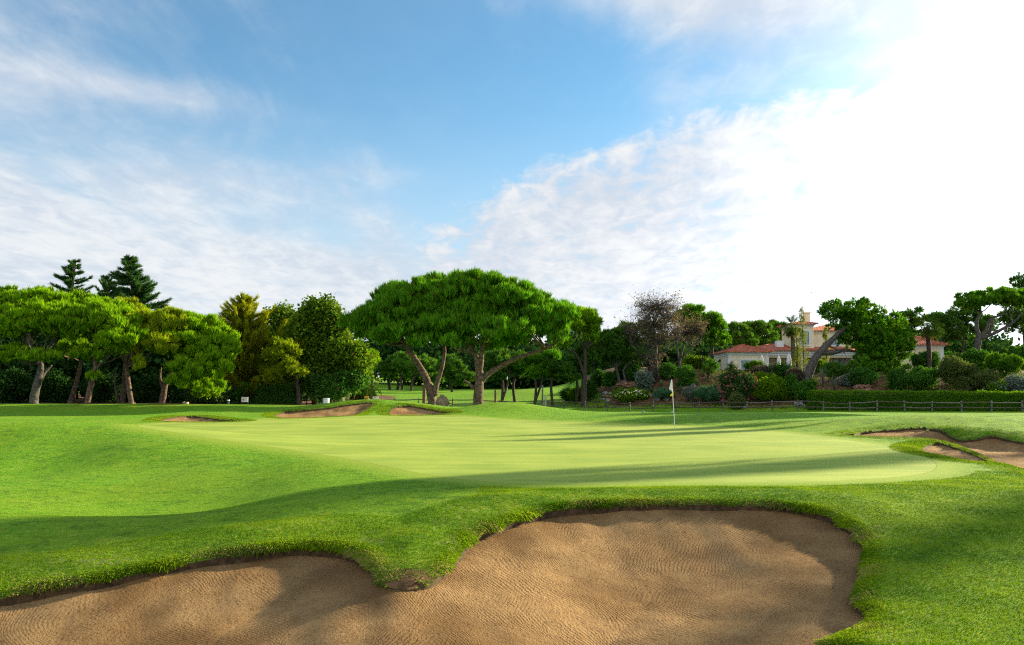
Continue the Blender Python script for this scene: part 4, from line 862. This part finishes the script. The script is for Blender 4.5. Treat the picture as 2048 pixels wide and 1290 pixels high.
# ------------------------------------------------------------------ rocks
import bmesh
def ico(n):
    bm = bmesh.new(); bmesh.ops.create_icosphere(bm, subdivisions=n, radius=1); V = np.array([v.co[:] for v in bm.verts]); T = np.array([[v.index for v in f.verts] for f in bm.faces]); bm.free(); return V, T
IV, IT = ico(4)
def rock(name, label, x, d, z, s, mat, seed, cat='rock', group=None, rz=0, amp=.22, freq=1.0, shape=None):
    rs = np.random.RandomState(seed); V = IV.copy(); n = np.zeros(len(V))
    for i in range(26):
        k = rs.normal(0, 1, 3)*freq*(1.4+i*.28); n += np.abs(np.sin(V@k+rs.uniform(0, 6.28)))*(1.0/(1+i*.22))
    V = V*(1+amp*(n-n.mean())/n.std())[:, None]*(1-.12*np.abs(V[:, 2:3])**2)
    if shape is not None: V = shape(V)
    V = V*np.array(s); c, q = math.cos(rz), math.sin(rz); V = np.stack([V[:, 0]*c-V[:, 1]*q, V[:, 0]*q+V[:, 1]*c, V[:, 2]], 1)+[x, d, z+s[2]*.55]
    return tag(mk(name, V, IT, M[mat], None, False, None, (x, d, z)), label, cat, group)
g_ = 'rocks of the hillside rock garden'
RK = [('big flat-topped grey boulder at the left of the rock garden', 1182, 768, 776, 11, 'rock_grey'), ('reddish boulder right below the big grey one', 1203, 776, 784, 12, 'rock_red'), ('tilted pale boulder left below the big grey one', 1171, 779, 788, 8, 'rock_grey'),
 ('wide brown boulder under the round green bush', 1250, 762, 778, 18, 'rock_red'), ('brown boulder left of the wide brown one', 1234, 770, 779, 9, 'rock_brown'), ('round white stone left of the daisies', 1210, 784, 789, 5, 'rock_pale'), ('small white stone beside the round white one', 1220, 785, 789, 3, 'rock_pale'),
 ('brown stone below the white stones', 1210, 789, 795, 7, 'rock_brown'), ('blue-grey stone near the fence left of the daisies', 1205, 796, 801, 6, 'rock_grey'), ('pale stone near the fence below the brown stone', 1217, 797, 802, 4, 'rock_pale'), ('round white stone above the blue-grey pair', 1322, 791, 797, 3.5, 'rock_pale'),
 ('blue-grey stone left of the flagpole by the fence', 1313, 796, 802, 6, 'rock_grey'), ('grey stone just left of the flagpole', 1333, 794, 801, 5, 'rock_grey'), ('brown boulder right of the flag', 1372, 772, 780, 9, 'rock_red'), ('grey boulder upright on the bank right of the flag', 1386, 766, 776, 7, 'rock_grey'), ('small boulder behind the white flag', 1352, 770, 776, 7, 'rock_red'),
 ('grey boulder half sunk behind the fence below the bright bush', 1598, 801, 812, 9, 'rock_grey'), ('small boulder left of the long hedge', 1630, 804, 811, 6, 'rock_brown'), ('terracotta boulder above the hedge under the leaning pine', 1727, 768, 782, 17, 'rock_red'), ('reddish stump-like rock at the left foot of the long hedge', 1655, 808, 821, 6, 'rock_red'),
 ('low reddish rock at the foot of the long hedge', 1849, 808, 819, 12, 'rock_red'), ('grey rock behind the fence under the small yellowish bush', 1485, 806, 816, 8, 'rock_grey'), ('brown boulder below the bare slope', 1407, 776, 782, 6, 'rock_brown'), ('half-buried boulder left of the silvery bush', 1275, 768, 778, 7, 'rock_brown')]
rx, ry = cast([r[1] for r in RK], [r[3]-1 for r in RK])
for i, (lab, px, yt, yb, hw, mt) in enumerate(RK):
    d = float(min(ry[i], 115)); x = W(px, yb, d)[0]; z = gz(x, d); hh = PX(yb-yt, d); w_ = PX(hw, d); rock('boulder', lab, x, d, z-.05, (w_, w_*.7, hh*.62), mt, 500+i, group=g_)
def slab(V):
    V = V.copy(); V[:, 0] *= np.where(V[:, 2] > 0, 1-.30*V[:, 2]**2, 1.0+.05*V[:, 2]); V[:, 0] += .14*V[:, 2]*-1; return V
x = W(885, 800, 64)[0]; rock('standing_stone', 'tall rounded brown standing stone beside the forked pine trunk', x, 64, gz(x, 64)-.1, (.52, .34, .70), 'rock_brown', 540, 'standing stone', amp=.10, shape=slab, freq=1.6)
x = W(990, 805, 66)[0]; rock('standing_stone', 'smaller pointed standing stone right of the thick pine trunk', x, 66, gz(x, 66)-.1, (.27, .22, .36), 'rock_brown', 541, 'standing stone', amp=.09, shape=slab)
x = W(1281, 824, 47)[0]; rock('tee_marker', 'small dark stone with a pale side lying on the far turf left of the flag', x, 46, gz(x, 46)-.02, (.10, .07, .07), 'rock_grey', 542, 'stone')
x = W(1337, 823, 47)[0]; rock('pale_stone', 'tiny pale stone on the far turf close to the flagpole', x, 46, gz(x, 46)-.01, (.06, .05, .05), 'rock_pale', 543, 'stone')
for i, (px, d, l) in enumerate([(1885, 41, 'dark sprinkler cover on the far turf above the right bunker, nearer one'), (1899, 44, 'dark sprinkler cover on the far turf, slightly farther and to the right')]):
    x = W(px, 840, d)[0]; rock('sprinkler_cover', l, x, d, gz(x, d)-.04, (.22, .15, .06), 'dark', 544+i, 'sprinkler cover', amp=.04)

# ------------------------------------------------------------------ fences
def fence(label, pxs, line, h, d0, seed, wood_post='wood_grey', wood_rail='wood_dark', rails=(.86, .42), thick=.075, skip=()):
    rs = np.random.RandomState(seed); pts = []
    for px in pxs:
        d = d0
        for _ in range(12): x = W(px, 815, d)[0]; d = .5*d+.5*line(x)
        x = W(px, 815, d)[0]; pts.append((x, d, gz(x, d), h*rs.uniform(.94, 1.08), rs.uniform(-.04, .04)))
    t = thing('wooden_fence', label, 'fence', pts[0][:3])
    for (x, y, z, hh, ln) in pts: mb = MB(); mb.tube([[x, y, z-.2], [x+ln*.5, y, z+hh*.5], [x+ln, y+rs.uniform(-.02, .02), z+hh]], [thick*1.05, thick, thick*.9], 8, 2, .07); mb.build('post', M[wood_post], t, True)
    for i, (a, b) in enumerate(zip(pts[:-1], pts[1:])):
        if i in skip: continue
        for f in rails:
            za, zb = a[2]+a[3]*f+rs.uniform(-.05, .05), b[2]+b[3]*f+rs.uniform(-.05, .05); m = [(a[0]+b[0])/2, (a[1]+b[1])/2-.03, (za+zb)/2-rs.uniform(0, .06)]
            mb = MB(); mb.tube([[a[0]-.1, a[1]-.05, za], m, [b[0]+.1, b[1]-.05, zb]], [.045, .055, .042], 7, 3, .10); mb.build('rail', M[wood_rail if rs.uniform() < .7 else wood_post], t, True)
fence('long weathered post and rail fence running across the right half', [1084,1128,1171,1215,1260,1306,1352,1399,1446,1495,1544,1595,1647,1700,1754,1809,1864,1923,1983,2045,2110], FY, 1.08, 85, 600)
fence('low dark post and rail fence behind the two big pines', [905,955,1000,1025], lambda x: 78+.0*x, .85, 78, 601, thick=.06)
fence('thin post and rail fence running behind the grassy mound', [693,710,745,790,837,862,905], lambda x: 79+.05*x, .85, 80, 602, thick=.05)
fence('short dark fence glimpsed under the tree by the hedge end', [602,613,625], lambda x: 78+.0*x, 1.1, 78, 603, 'wood_dark', 'wood_dark', (.85, .5, .2), .05)

# ------------------------------------------------------------------ small things
def post(name, label, px, yt, yb, d, wpx, mat, cat, n=10, cap=None, dark=None):
    x = W(px, yb, d)[0]; z = gz(x, d); zt = W(px, yt, d)[2]; w_ = PX(wpx, d)/2; mb = MB(); mb.tube([[x, d, z-.15], [x, d, (z+zt)/2], [x+.01, d, zt]], [w_, w_*.98, w_*.94], n, 2, .03)
    if cap is None: return tag(mb.build(name, M[mat], None, True, (x, d, z)), label, cat)
    t = thing(name, label, cat, (x, d, z)); mb.build('body', M[mat], t, True); mb = MB(); mb.tube([[x, d, zt-.02], [x, d, zt+.06]], [w_*1.2, w_*1.15], n, 1); mb.build('lid', M[cap], t, False); return t
post('wooden_post', 'thick brown wooden post left of the forked pine trunk', 848, 769, 811, 68, 7, 'wood_brown', 'post')
post('wooden_post', 'brown post behind the smaller standing stone', 991, 780, 806, 69, 5, 'wood_brown', 'post')
post('utility_pole', 'tall slim grey pole at the left end of the long fence', 1085, 770, 820, 89, 3.4, 'wood_grey', 'pole')
post('wooden_post', 'pale timber post at the left end of the long fence', 1091, 792, 819, 88.5, 4, 'wood_pale', 'post')
post('wooden_post', 'short pale post at the top of the left bunker bank', 686, 795, 812, 64, 4.5, 'wood_pale', 'post')
post('marker_post', 'dark green marker post with a pale cap left of the sign', 456, 801, 817, 62, 4.5, 'green_paint', 'post', cap='metal_pale')
post('green_box', 'dark green box standing right of the round pine trunk', 331, 805, 819, 64, 7, 'green_paint', 'box', 4)
def bin_(label, px, yt, yb, d, wpx, mat, rim, seed):
    x = W(px, yb, d)[0]; z = gz(x, d); zt = W(px, yt, d)[2]; w_ = PX(wpx, d)/2; t = thing('litter_bin', label, 'bin', (x, d, z)); mb = MB(); m = 14
    for i in range(m):
        a = i/m*6.283; mb.box((x+math.cos(a)*w_, d+math.sin(a)*w_, (z+zt)/2-.03), (.03, w_*2*math.pi/m*.93, zt-z+.08), a)
    mb.build('slats', M[mat], t); mb = MB(); mb.tube([[x, d, z-.05], [x, d, zt-.04]], [w_*.92, w_*.92], 14, 1); mb.build('liner', M['grey_print' if mat == 'metal_pale' else 'wood_brown'], t, True)
    mb = MB(); mb.tube([[x, d, zt-.02], [x, d, zt+.035]], [w_*1.06, w_*1.06], 16, 1); mb.build('rim', M[rim], t, False); return x, d, zt, t
x, d, zt, t = bin_('round pale timber litter bin with a knob on top, left of the sign', 371, 805, 818, 62, 11, 'wood_pale', 'wood_pale', 1); mb = MB(); mb.tube([[x-.12, d, zt], [x-.12, d, zt+.1]], [.06, .05], 8, 1); mb.build('knob', M['wood_pale'], t, True)
bin_('round white-grey metal litter bin near the bunker bank', 652, 797, 813, 66, 12, 'metal_pale', 'metal_pale', 2)
def board(name, label, px, yt, yb, d, wpx, hpx, mat, legs=2, cat='sign', print_=True):
    x = W(px, yb, d)[0]; z = gz(x, d); zt = W(px, yt, d)[2]; w_, h_ = PX(wpx, d), PX(hpx, d); t = thing(name, label, cat, (x, d, z))
    mb = MB(); mb.box((x, d, zt-h_/2), (w_, .04, h_)); mb.build('panel', M[mat], t)
    if print_: mb = MB(); mb.box((x-w_*.2, d-.024, zt-h_*.45), (w_*.36, .006, h_*.12)); mb.box((x-w_*.15, d-.024, zt-h_*.65), (w_*.26, .006, h_*.09)); mb.build('print', M['grey_print'], t)
    for q in ((-.5, .5) if legs == 2 else (0,)): mb = MB(); mb.tube([[x+q*w_*.92, d+.03, z-.15], [x+q*w_*.92, d+.03, zt-h_*.3 if legs == 2 else zt-h_]], [.028, .028], 7, 1); mb.build('leg', M['green_paint'], t, True)
board('notice_board', 'small white notice board on two green legs before the hedge block', 489, 794, 815, 66, 13, 10, 'white')
board('notice_board', 'small pale plate showing above the grassy mound', 751, 793, 802, 74, 11, 5, 'white', 1)
board('notice_board', 'small yellow plate at the foot of the date palm', 733, 792, 801, 76, 9, 5, 'yellow_sign', 1, print_=False)
board('notice_board', 'tiny white plate between the yellow plate and the mound', 738, 797, 804, 74, 4, 4, 'white', 1, print_=False)
# flagstick on the green
x, d = [float(q[0]) for q in cast([1350], [857])]; z = gz(x, d); t = thing('flagstick', 'white golf flagstick with a white flag and a small yellow flag on the green', 'golf flag', (x, d, z))
top = W(1343.5, 759, d); dx = top[0]-x; mb = MB(); mb.tube([[x, d, z-.05], [x+dx*.55, d, z+(top[2]-z)*.5], [top[0], d, top[2]]], [.013, .012, .010], 8, 3); mb.build('pole', M['white'], t, True)
def flag(name, P, mat, label=None):
    pass
def cloth(name, outline, mat, amp, label=None):
    """outline rows: (pole point, free point) in photo pixels -> rippled two-sided cloth"""
    V, Q = [], []; m = 10
    for i, (a, b) in enumerate(outline):
        A, B = W(a[0], a[1], d), W(b[0], b[1], d)
        for j in range(m+1): f = j/m; P = A*(1-f)+B*f; P[1] = d+amp*f*math.sin(f*7+i*.7); V.append(P)
    r = len(outline)
    for i in range(r-1):
        for j in range(m): q = i*(m+1)+j; Q.append([q, q+1, q+m+2, q+m+1])
    o = mk(name, np.array(V), np.array(Q), M[mat], t, True); s = o.modifiers.new('thickness', 'SOLIDIFY'); s.thickness = .006; return tag(o, label)
fl = cloth('flag', [((1343.5, 759.5), (1343, 759.5)), ((1344, 764), (1341.6, 765)), ((1344.6, 770), (1340.2, 771)), ((1345, 775), (1338.9, 775.5)), ((1345.6, 780), (1338.5, 778.5)), ((1346, 783), (1341.5, 780.5)), ((1346.3, 785), (1344, 783))], 'cloth_white', .05, 'white pointed flag')
cloth('flag', [((1346.3, 785), (1346, 784.5)), ((1346.6, 787.5), (1343, 787.5)), ((1346.9, 790.5), (1340, 791)), ((1347, 792), (1341.5, 792.5))], 'yellow', .03, 'small yellow flag below the white one')
lg = MB(); c = W(1342.6, 772.5, d-.06); lg.tube([[c[0]-.03, c[1], c[2]-.06], [c[0], c[1]-.003, c[2]+.05], [c[0]+.025, c[1], c[2]-.03]], [.006, .006, .006], 4, 2); o = lg.build('emblem', M['grey_print'], fl); o.location = -np.array(t.location)*0
x, dd = W(1015, 772, 112)[0], 112; z = gz(x, dd); t2 = thing('flagstick', 'distant white flagstick seen between the stems of the second row', 'golf flag', (x, dd, z)); mb = MB(); mb.tube([[x, dd, z-.1], [x, dd, z+2.1]], [.03, .025], 6, 1); mb.build('pole', M['white'], t2, True); mb = MB(); mb.box((x-.12, dd, z+1.9), (.26, .02, .34)); mb.build('flag', M['cloth_white'], t2)
x = W(1041, 813, 68)[0]; mb = MB(); z = gz(x, 68); mb.box((x, 68, z+.14), (.26, .12, .16), .2, .7); mb.tube([[x, 68, z-.1], [x, 68, z+.1]], [.03, .03], 6, 1); tag(mb.build('tee_plate', M['metal_pale'], None, False, (x, 68, z)), 'small pale plate on the grass behind the round mound', 'marker')

# ------------------------------------------------------------------ villa
def villa():
    D = 104.0; X = lambda px, d=D: W(px, 720, d)[0]; Z = lambda py, d=D: W(1600, py, d)[2]
    x0, x1 = X(1457), X(1537); xe = X(1830); zg = 2.6; t = thing('villa', 'cream villa with terracotta hipped roofs and white trim on the hill', 'house', (X(1600), D, gz(X(1600), D)))
    def wall(c0, c1, z0, z1, name='wall', mat='cream'): mb = MB(); mb.box(((c0[0]+c1[0])/2, (c0[1]+c1[1])/2, (z0+z1)/2), (c1[0]-c0[0], c1[1]-c0[1], z1-z0)); return mb.build(name, M[mat], t)
    def cornice(c0, c1, z0, z1):
        mb = MB(); cx, cy = (c0[0]+c1[0])/2, (c0[1]+c1[1])/2; w_, l_ = c1[0]-c0[0], c1[1]-c0[1]; h = z1-z0
        mb.box((cx, cy, z0+h*.22), (w_+.16, l_+.16, h*.44)); mb.box((cx, cy, z0+h*.60), (w_+.40, l_+.40, h*.318)); mb.box((cx, cy, z0+h*.885), (w_+.72, l_+.72, h*.22)); return mb.build('cornice', M['trim'], t)
    def hip(c0, c1, z0, z1, ov=.55, rx=None):
        ax, ay, bx_, by_2 = c0[0]-ov, c0[1]-ov, c1[0]+ov, c1[1]+ov; w_, l_ = bx_-ax, by_2-ay; q = min(w_, l_)/2*.98; mb = MB()
        r0, r1 = ((ax+q, (ay+by_2)/2), (bx_-q, (ay+by_2)/2)) if w_ >= l_ else (((ax+bx_)/2, ay+q), ((ax+bx_)/2, by_2-q))
        V = [(ax, ay, z0), (bx_, ay, z0), (bx_, by_2, z0), (ax, by_2, z0), (*r0, z1), (*r1, z1), (ax, ay, z0-.09), (bx_, ay, z0-.09), (bx_, by_2, z0-.09), (ax, by_2, z0-.09)]
        if w_ >= l_: f4, f3 = [[0, 1, 5, 4], [2, 3, 4, 5]], [[1, 2, 5], [3, 0, 4]]
        else: f4, f3 = [[1, 2, 5, 4], [3, 0, 4, 5]], [[0, 1, 4], [2, 3, 5]]
        mb.add(V, f3, f4+[[6, 9, 8, 7], [0, 6, 7, 1], [1, 7, 8, 2], [2, 8, 9, 3], [3, 9, 6, 0]]); r = mb.build('roof', M['roof'], t)
        rb = MB()
        for a, b in ((0, 4), (1, 5 if w_ >= l_ else 4), (2, 5), (3, 4 if w_ >= l_ else 5), (4, 5)): rb.tube([V[a], V[b]], [.09, .09], 6, 1)
        rb.build('ridge_tiles', M['roof'], r, False, np.array(t.location)); return r
    def window(px0, px1, py0, py1, y, d, cols=2, rows=2, surround=.16):
        xa_, xb_ = X(px0, d), X(px1, d); za, zb = Z(py1, d), Z(py0, d); cx, cz = (xa_+xb_)/2, (za+zb)/2; w_, h_ = xb_-xa_, zb-za
        mb = MB(); s = surround
        for q in ((cx, cz+h_/2+s/2, w_+2*s, s), (cx, cz-h_/2-s/2, w_+2*s, s)): mb.box((q[0], y-.03, q[1]), (q[2], .12, q[3]))
        for q in (-1, 1): mb.box((cx+q*(w_/2+s/2), y-.03, cz), (s, .12, h_))
        f = mb.build('window', M['trim'], t); mb = MB()
        for i in range(cols+1): mb.box((cx-w_/2+w_*i/cols, y-.02, cz), (.07, .06, h_+.01))
        for i in range(rows+1): mb.box((cx, y-.024, cz-h_/2+h_*i/rows), (w_, .06, .05))
        mb.build('frame', M['winframe'], f, False, np.array(t.location)); mb = MB(); mb.box((cx, y+.01, cz), (w_, .04, h_)); mb.build('pane', M['glass'], f, False, np.array(t.location))
    W1 = (x0, D), (x1, D+7)
    wall((x0+.01, D), (x1-.01, D+7), zg, Z(711)); 
    for xx in (x0, x1):
        mb = MB(); mb.box((xx+(.18 if xx == x0 else -.18), D+.16, (zg+Z(711))/2), (.44, .44, Z(711)-zg)); mb.build('corner_pillar', M['trim'], t)
    cornice(*W1, Z(711), Z(703.5)); hip(*W1, Z(703.3), Z(687)); window(1482, 1511, 721, 752, D-.02, D, 3, 1, .2)
    # main body set back behind a porch
    y2 = D+3.2; d2 = y2; W2 = (x1+.02, y2+2.4), (xe, y2+10); wall(*W2, zg, Z(711, d2), 'wall', 'cream'); cornice((x1+.6, y2), (xe-.1, y2+9.6), Z(711, d2), Z(700.5, d2)); mb = MB(); mb.box(((x1+xe)/2, y2+.25, Z(713.2, d2)), (xe-x1-.4, .3, .24)); mb.build('beam', M['cream'], t)
    hip((x1-2, y2), (xe, y2+10), Z(700.3, d2), Z(684, d2))
    for px in (1606, 1656, 1706, 1756, 1806): mb = MB(); xx = X(px, d2); mb.tube([[xx, y2+.3, zg], [xx, y2+.3, Z(714, d2)]], [.20, .17], 12, 1); mb.box((xx, y2+.3, Z(714, d2)+.01), (.5, .5, .12)); mb.build('column', M['trim'], t, False)
    for a, b in ((1586, 1600), (1620, 1634), (1668, 1690), (1720, 1744)): window(a, b, 719, 745, y2+2.38, d2+2.4, 2, 1, .12)
    mb = MB(); lx = X(1643, d2); mb.tube([[lx, y2+2.2, Z(724, d2)], [lx, y2+2.1, Z(721, d2)], [lx, y2+2.1, Z(719, d2)]], [.12, .2, .05], 8, 1); mb.build('wall_lamp', M['dark'], t)
    # tower and upper floor
    d3 = D+4.4; T0 = (X(1588, d3), d3), (X(1629, d3), d3+4.6); wall(*T0, Z(700, d3), Z(651, d3)); cornice(*T0, Z(653, d3), Z(647.5, d3)); hip(*T0, Z(647.3, d3), Z(641.5, d3), .5); window(1604, 1619, 663, 689, d3-.02, d3, 2, 3, .22)
    U = (X(1629.3, d3), d3+1.2), (X(1735, d3), d3+8); wall(*U, Z(700, d3), Z(664, d3)); cornice(*U, Z(665, d3), Z(660, d3)); hip(*U, Z(659.8, d3), Z(645, d3), .5); window(1663, 1681, 676, 690, d3+1.18, d3+1.2, 2, 1, .2)
    mb = MB(); mb.box((X(1637, d3), d3+4, Z(640, d3)), (.8, .7, 2.6)); mb.box((X(1637, d3), d3+4, Z(640, d3)+1.36), (1.0, .9, .12)); mb.build('chimney', M['cream'], t)
    mb = MB(); mb.box((X(1567, d3), d3+1.5, Z(690, d3)), (1.0, .8, 1.3)); mb.build('roof_vent', M['trim'], t); mb = MB(); mb.tube([[X(1644, d3), d3+3, Z(650, d3)], [X(1644, d3), d3+3, Z(581, d3)]], [.02, .012], 5, 1); mb.tube([[X(1644, d3)-.1, d3+3, Z(581, d3)], [X(1644, d3)+.1, d3+3, Z(579, d3)]], [.06, .06], 5, 1); mb.build('aerial', M['metal_pale'], t)
    # right wing
    d4 = D+1.0; R0 = (X(1795, d4), d4), (X(1887, d4), d4+8); wall(*R0, zg, Z(696, d4)); cornice(*R0, Z(696, d4), Z(689.5, d4)); hip(*R0, Z(689.3, d4), Z(667, d4)); mb = MB(); mb.box((R0[1][0]-.18, d4+.16, (zg+Z(696, d4))/2), (.44, .44, Z(696, d4)-zg)); mb.build('corner_pillar', M['trim'], t)
    R1 = (X(1889, d4), d4+4), (X(1912, d4), d4+9); wall(*R1, zg, Z(690, d4)); cornice(*R1, Z(692, d4), Z(687.5, d4)); hip((R0[0][0]+3, d4+4), R1[1], Z(687.2, d4), Z(663, d4))
villa()
def parasol(label, px, yt, yb, d, wpx, seed):
    rs = np.random.RandomState(seed); x = W(px, yb, d)[0]; z = gz(x, d); zt, zb = W(px, yt, d)[2], W(px, yb, d)[2]; r = PX(wpx, d)/2; t = thing('closed_parasol', label, 'parasol', (x, d, z), 'closed parasols on the villa terrace'); V = []; rows = 12; m = 32
    prof_ = [(0, .05), (.06, .16), (.15, .45), (.3, .72), (.45, .85), (.55, .92), (.62, .78), (.68, .86), (.8, 1.0), (.9, .98), (1.0, .92), (1.0, .6)]
    for f, q in prof_:
        for j in range(m): a = j/m*6.283; rr = r*q*(1+.13*math.cos(8*a+f*.6)); V.append((x+rr*math.cos(a), d+rr*math.sin(a), zt+(zb-zt)*f))
    Q = [[i*m+j, i*m+(j+1) % m, (i+1)*m+(j+1) % m, (i+1)*m+j] for i in range(rows-1) for j in range(m)]; mk('canopy', V, np.array(Q), M['cloth_white'], t, True); mb = MB(); mb.tube([[x, d, z-.1], [x, d, zt+.12]], [.03, .03], 8, 1); mb.build('pole', M['wood_pale'], t, True)
parasol('smallest closed white parasol before the villa wing', 1524, 708, 731, 100.5, 6, 1); parasol('slim closed white parasol, middle of the three', 1558, 709, 737, 98, 8, 2); parasol('largest closed white parasol beside the fan palm trunk', 1578.5, 706, 739, 97, 10.5, 3)
# ------------------------------------------------------------------ sky and sun
def sky():
    w = bpy.data.worlds.new('World'); SC.world = w; w.use_nodes = True; nt = w.node_tree; nt.nodes.clear(); k = NT(nt)
    out = k.n('ShaderNodeOutputWorld'); bg = k.n('ShaderNodeBackground')
    st = k.n('ShaderNodeTexSky', sky_type='NISHITA'); st.sun_disc = False; st.sun_elevation = SUN_EL; st.sun_rotation = SUN_AZ
    st.air_density = 1.0; st.dust_density = .6; st.ozone_density = 2.0; st.altitude = 50
    d = k.n('ShaderNodeTexCoord').outputs['Generated']
    sx = k.n('ShaderNodeSeparateXYZ'); k.put(sx, 0, d); x, y, z = sx.outputs
    az = k.m('ARCTAN2', x, y); el = k.m('ARCSINE', z)
    # plane of cloud above: perspective-correct coordinates
    zz = k.m('ADD', k.m('MAXIMUM', z, 0), .10); u = k.m('DIVIDE', x, zz); v = k.m('DIVIDE', y, zz)
    cv = k.n('ShaderNodeCombineXYZ'); k.put(cv, 0, u); k.put(cv, 1, v); uv = cv.outputs[0]
    streak = k.noise(k.map(uv, (1.0, .42, 1), (0, 0, .5)), 1.15, 9, .60, .9)
    mott = k.noise(k.map(uv, (1, .55, 1), (0, 0, .25), (3.1, 1.7, 0)), 4.2, 8, .62, .3)
    puff = k.noise(k.map(uv, (1, .6, 1), (0, 0, .15), (5.1, 2.7, 0)), 11, 6, .6, .6)
    soft = k.noise(k.map(uv, (1, .5, 1), (0, 0, .4), (9, 4, 0)), .7, 5, .5, .3)
    def gau(ca, ce, ra, re, amp):
        a = k.m('DIVIDE', k.m('SUBTRACT', az, ca), ra); e = k.m('DIVIDE', k.m('SUBTRACT', el, ce), re)
        q = k.m('ADD', k.m('MULTIPLY', a, a), k.m('MULTIPLY', e, e)); return k.m('MULTIPLY', k.m('EXPONENT', k.m('MULTIPLY', q, -1)), amp)
    def add(*t):
        r = t[0]
        for q in t[1:]: r = k.m('ADD', r, q)
        return r
    # big cloud sheet on the right with an arched edge
    a = k.m('DIVIDE', k.m('SUBTRACT', az, .5), .88); e = k.m('DIVIDE', k.m('SUBTRACT', el, .05), .372)
    ell = k.m('SQRT', k.m('ADD', k.m('MULTIPLY', a, a), k.m('MULTIPLY', e, e)))
    sheet = k.rng(ell, .66, 1.16, 1, 0)
    cov_s = k.m('MULTIPLY', sheet, 1.0)
    dens_s = k.rng(k.m('ADD', k.m('ADD', k.m('MULTIPLY', k.m('ADD', k.m('MULTIPLY', mott, .6), k.m('MULTIPLY', puff, .4)), .80), k.m('MULTIPLY', streak, .30)), k.m('MULTIPLY_ADD', sheet, .80, -.80)), .32, .54)
    low = k.rng(el, .02, .26, 1, 0)
    covl = add(k.m('MULTIPLY', low, .46), gau(-.62, .30, .20, .11, .20), gau(-.45, .335, .14, .018, .16), gau(-.33, .245, .14, .03, .15), gau(-.62, .18, .3, .06, .14), gau(.55, .50, .34, .13, .62), gau(.22, .48, .14, .05, .22), gau(-.42, .49, .07, .03, .12), gau(-.04, .465, .06, .02, .13), gau(.0, .41, .03, .03, .10), gau(-.18, .27, .12, .02, .08), gau(.1, .16, .3, .08, .12), gau(-.12, .43, .22, .12, -.14))
    dens_l = k.rng(add(k.m('MULTIPLY', streak, .75), k.m('MULTIPLY', mott, .25), k.m('MULTIPLY', soft, .2), covl), .60, .95)
    back = k.rng(y, .25, -.35, 0, 1)  # bright cloud added behind the camera, out of view, as fill light
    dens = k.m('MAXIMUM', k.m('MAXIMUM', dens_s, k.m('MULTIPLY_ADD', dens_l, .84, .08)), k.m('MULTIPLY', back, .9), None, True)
    # brightness towards the sun
    glow = add(gau(.60, .22, .21, .19, 1.35), gau(.50, .08, .30, .10, .3))
    shade = k.rng(k.m('ADD', k.m('ADD', k.m('MULTIPLY', soft, .4), k.m('MULTIPLY', mott, .35)), k.m('MULTIPLY', puff, .35)), .42, .66)
    cc = k.mix(shade, SKY['cloud_dark'], SKY['cloud_light'])
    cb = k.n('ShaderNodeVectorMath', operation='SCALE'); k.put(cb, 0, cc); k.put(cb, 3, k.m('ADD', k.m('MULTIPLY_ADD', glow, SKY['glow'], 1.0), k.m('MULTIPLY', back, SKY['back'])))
    sk = k.mix(1.0, st.outputs[0], SKY['tint'], 'MULTIPLY')
    hz = k.mix(k.rng(el, 0, .40, SKY['haze'], 0), sk, SKY['hazecol'])
    g2 = k.mix(k.m('MINIMUM', k.m('MULTIPLY', glow, .34), 1), hz, SKY['glowcol'])
    col = k.mix(dens, g2, cb.outputs[0])
    k.put(bg, 0, col); bg.inputs[1].default_value = SKY['strength']; k.L.new(bg.outputs[0], out.inputs[0])
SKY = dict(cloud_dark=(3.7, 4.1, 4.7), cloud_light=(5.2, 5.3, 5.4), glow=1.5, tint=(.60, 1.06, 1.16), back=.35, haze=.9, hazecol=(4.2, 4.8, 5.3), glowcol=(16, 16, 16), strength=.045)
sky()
sl = bpy.data.lights.new('sun', 'SUN'); sl.energy = 3.9; sl.angle = rad(.8); sl.color = (1, .84, .55)
so = bpy.data.objects.new('sun', sl); COL.objects.link(so)
from mathutils import Vector
sd_ = Vector((math.sin(SUN_AZ)*math.cos(SUN_EL), math.cos(SUN_AZ)*math.cos(SUN_EL), math.sin(SUN_EL)))
so.rotation_euler = (-sd_).to_track_quat('-Z', 'Y').to_euler(); so.location = sd_*100
SC.view_settings.view_transform = 'Standard'; SC.view_settings.look = 'None'; SC.view_settings.exposure = 1.95; SC.view_settings.gamma = 1
SC.cycles.max_bounces = 6; SC.cycles.diffuse_bounces = 3; SC.cycles.transmission_bounces = 4; SC.cycles.transparent_max_bounces = 4
SC.cycles.use_denoising = False; SC.cycles.pixel_filter_type = 'BLACKMAN_HARRIS'; SC.cycles.filter_width = 1.15
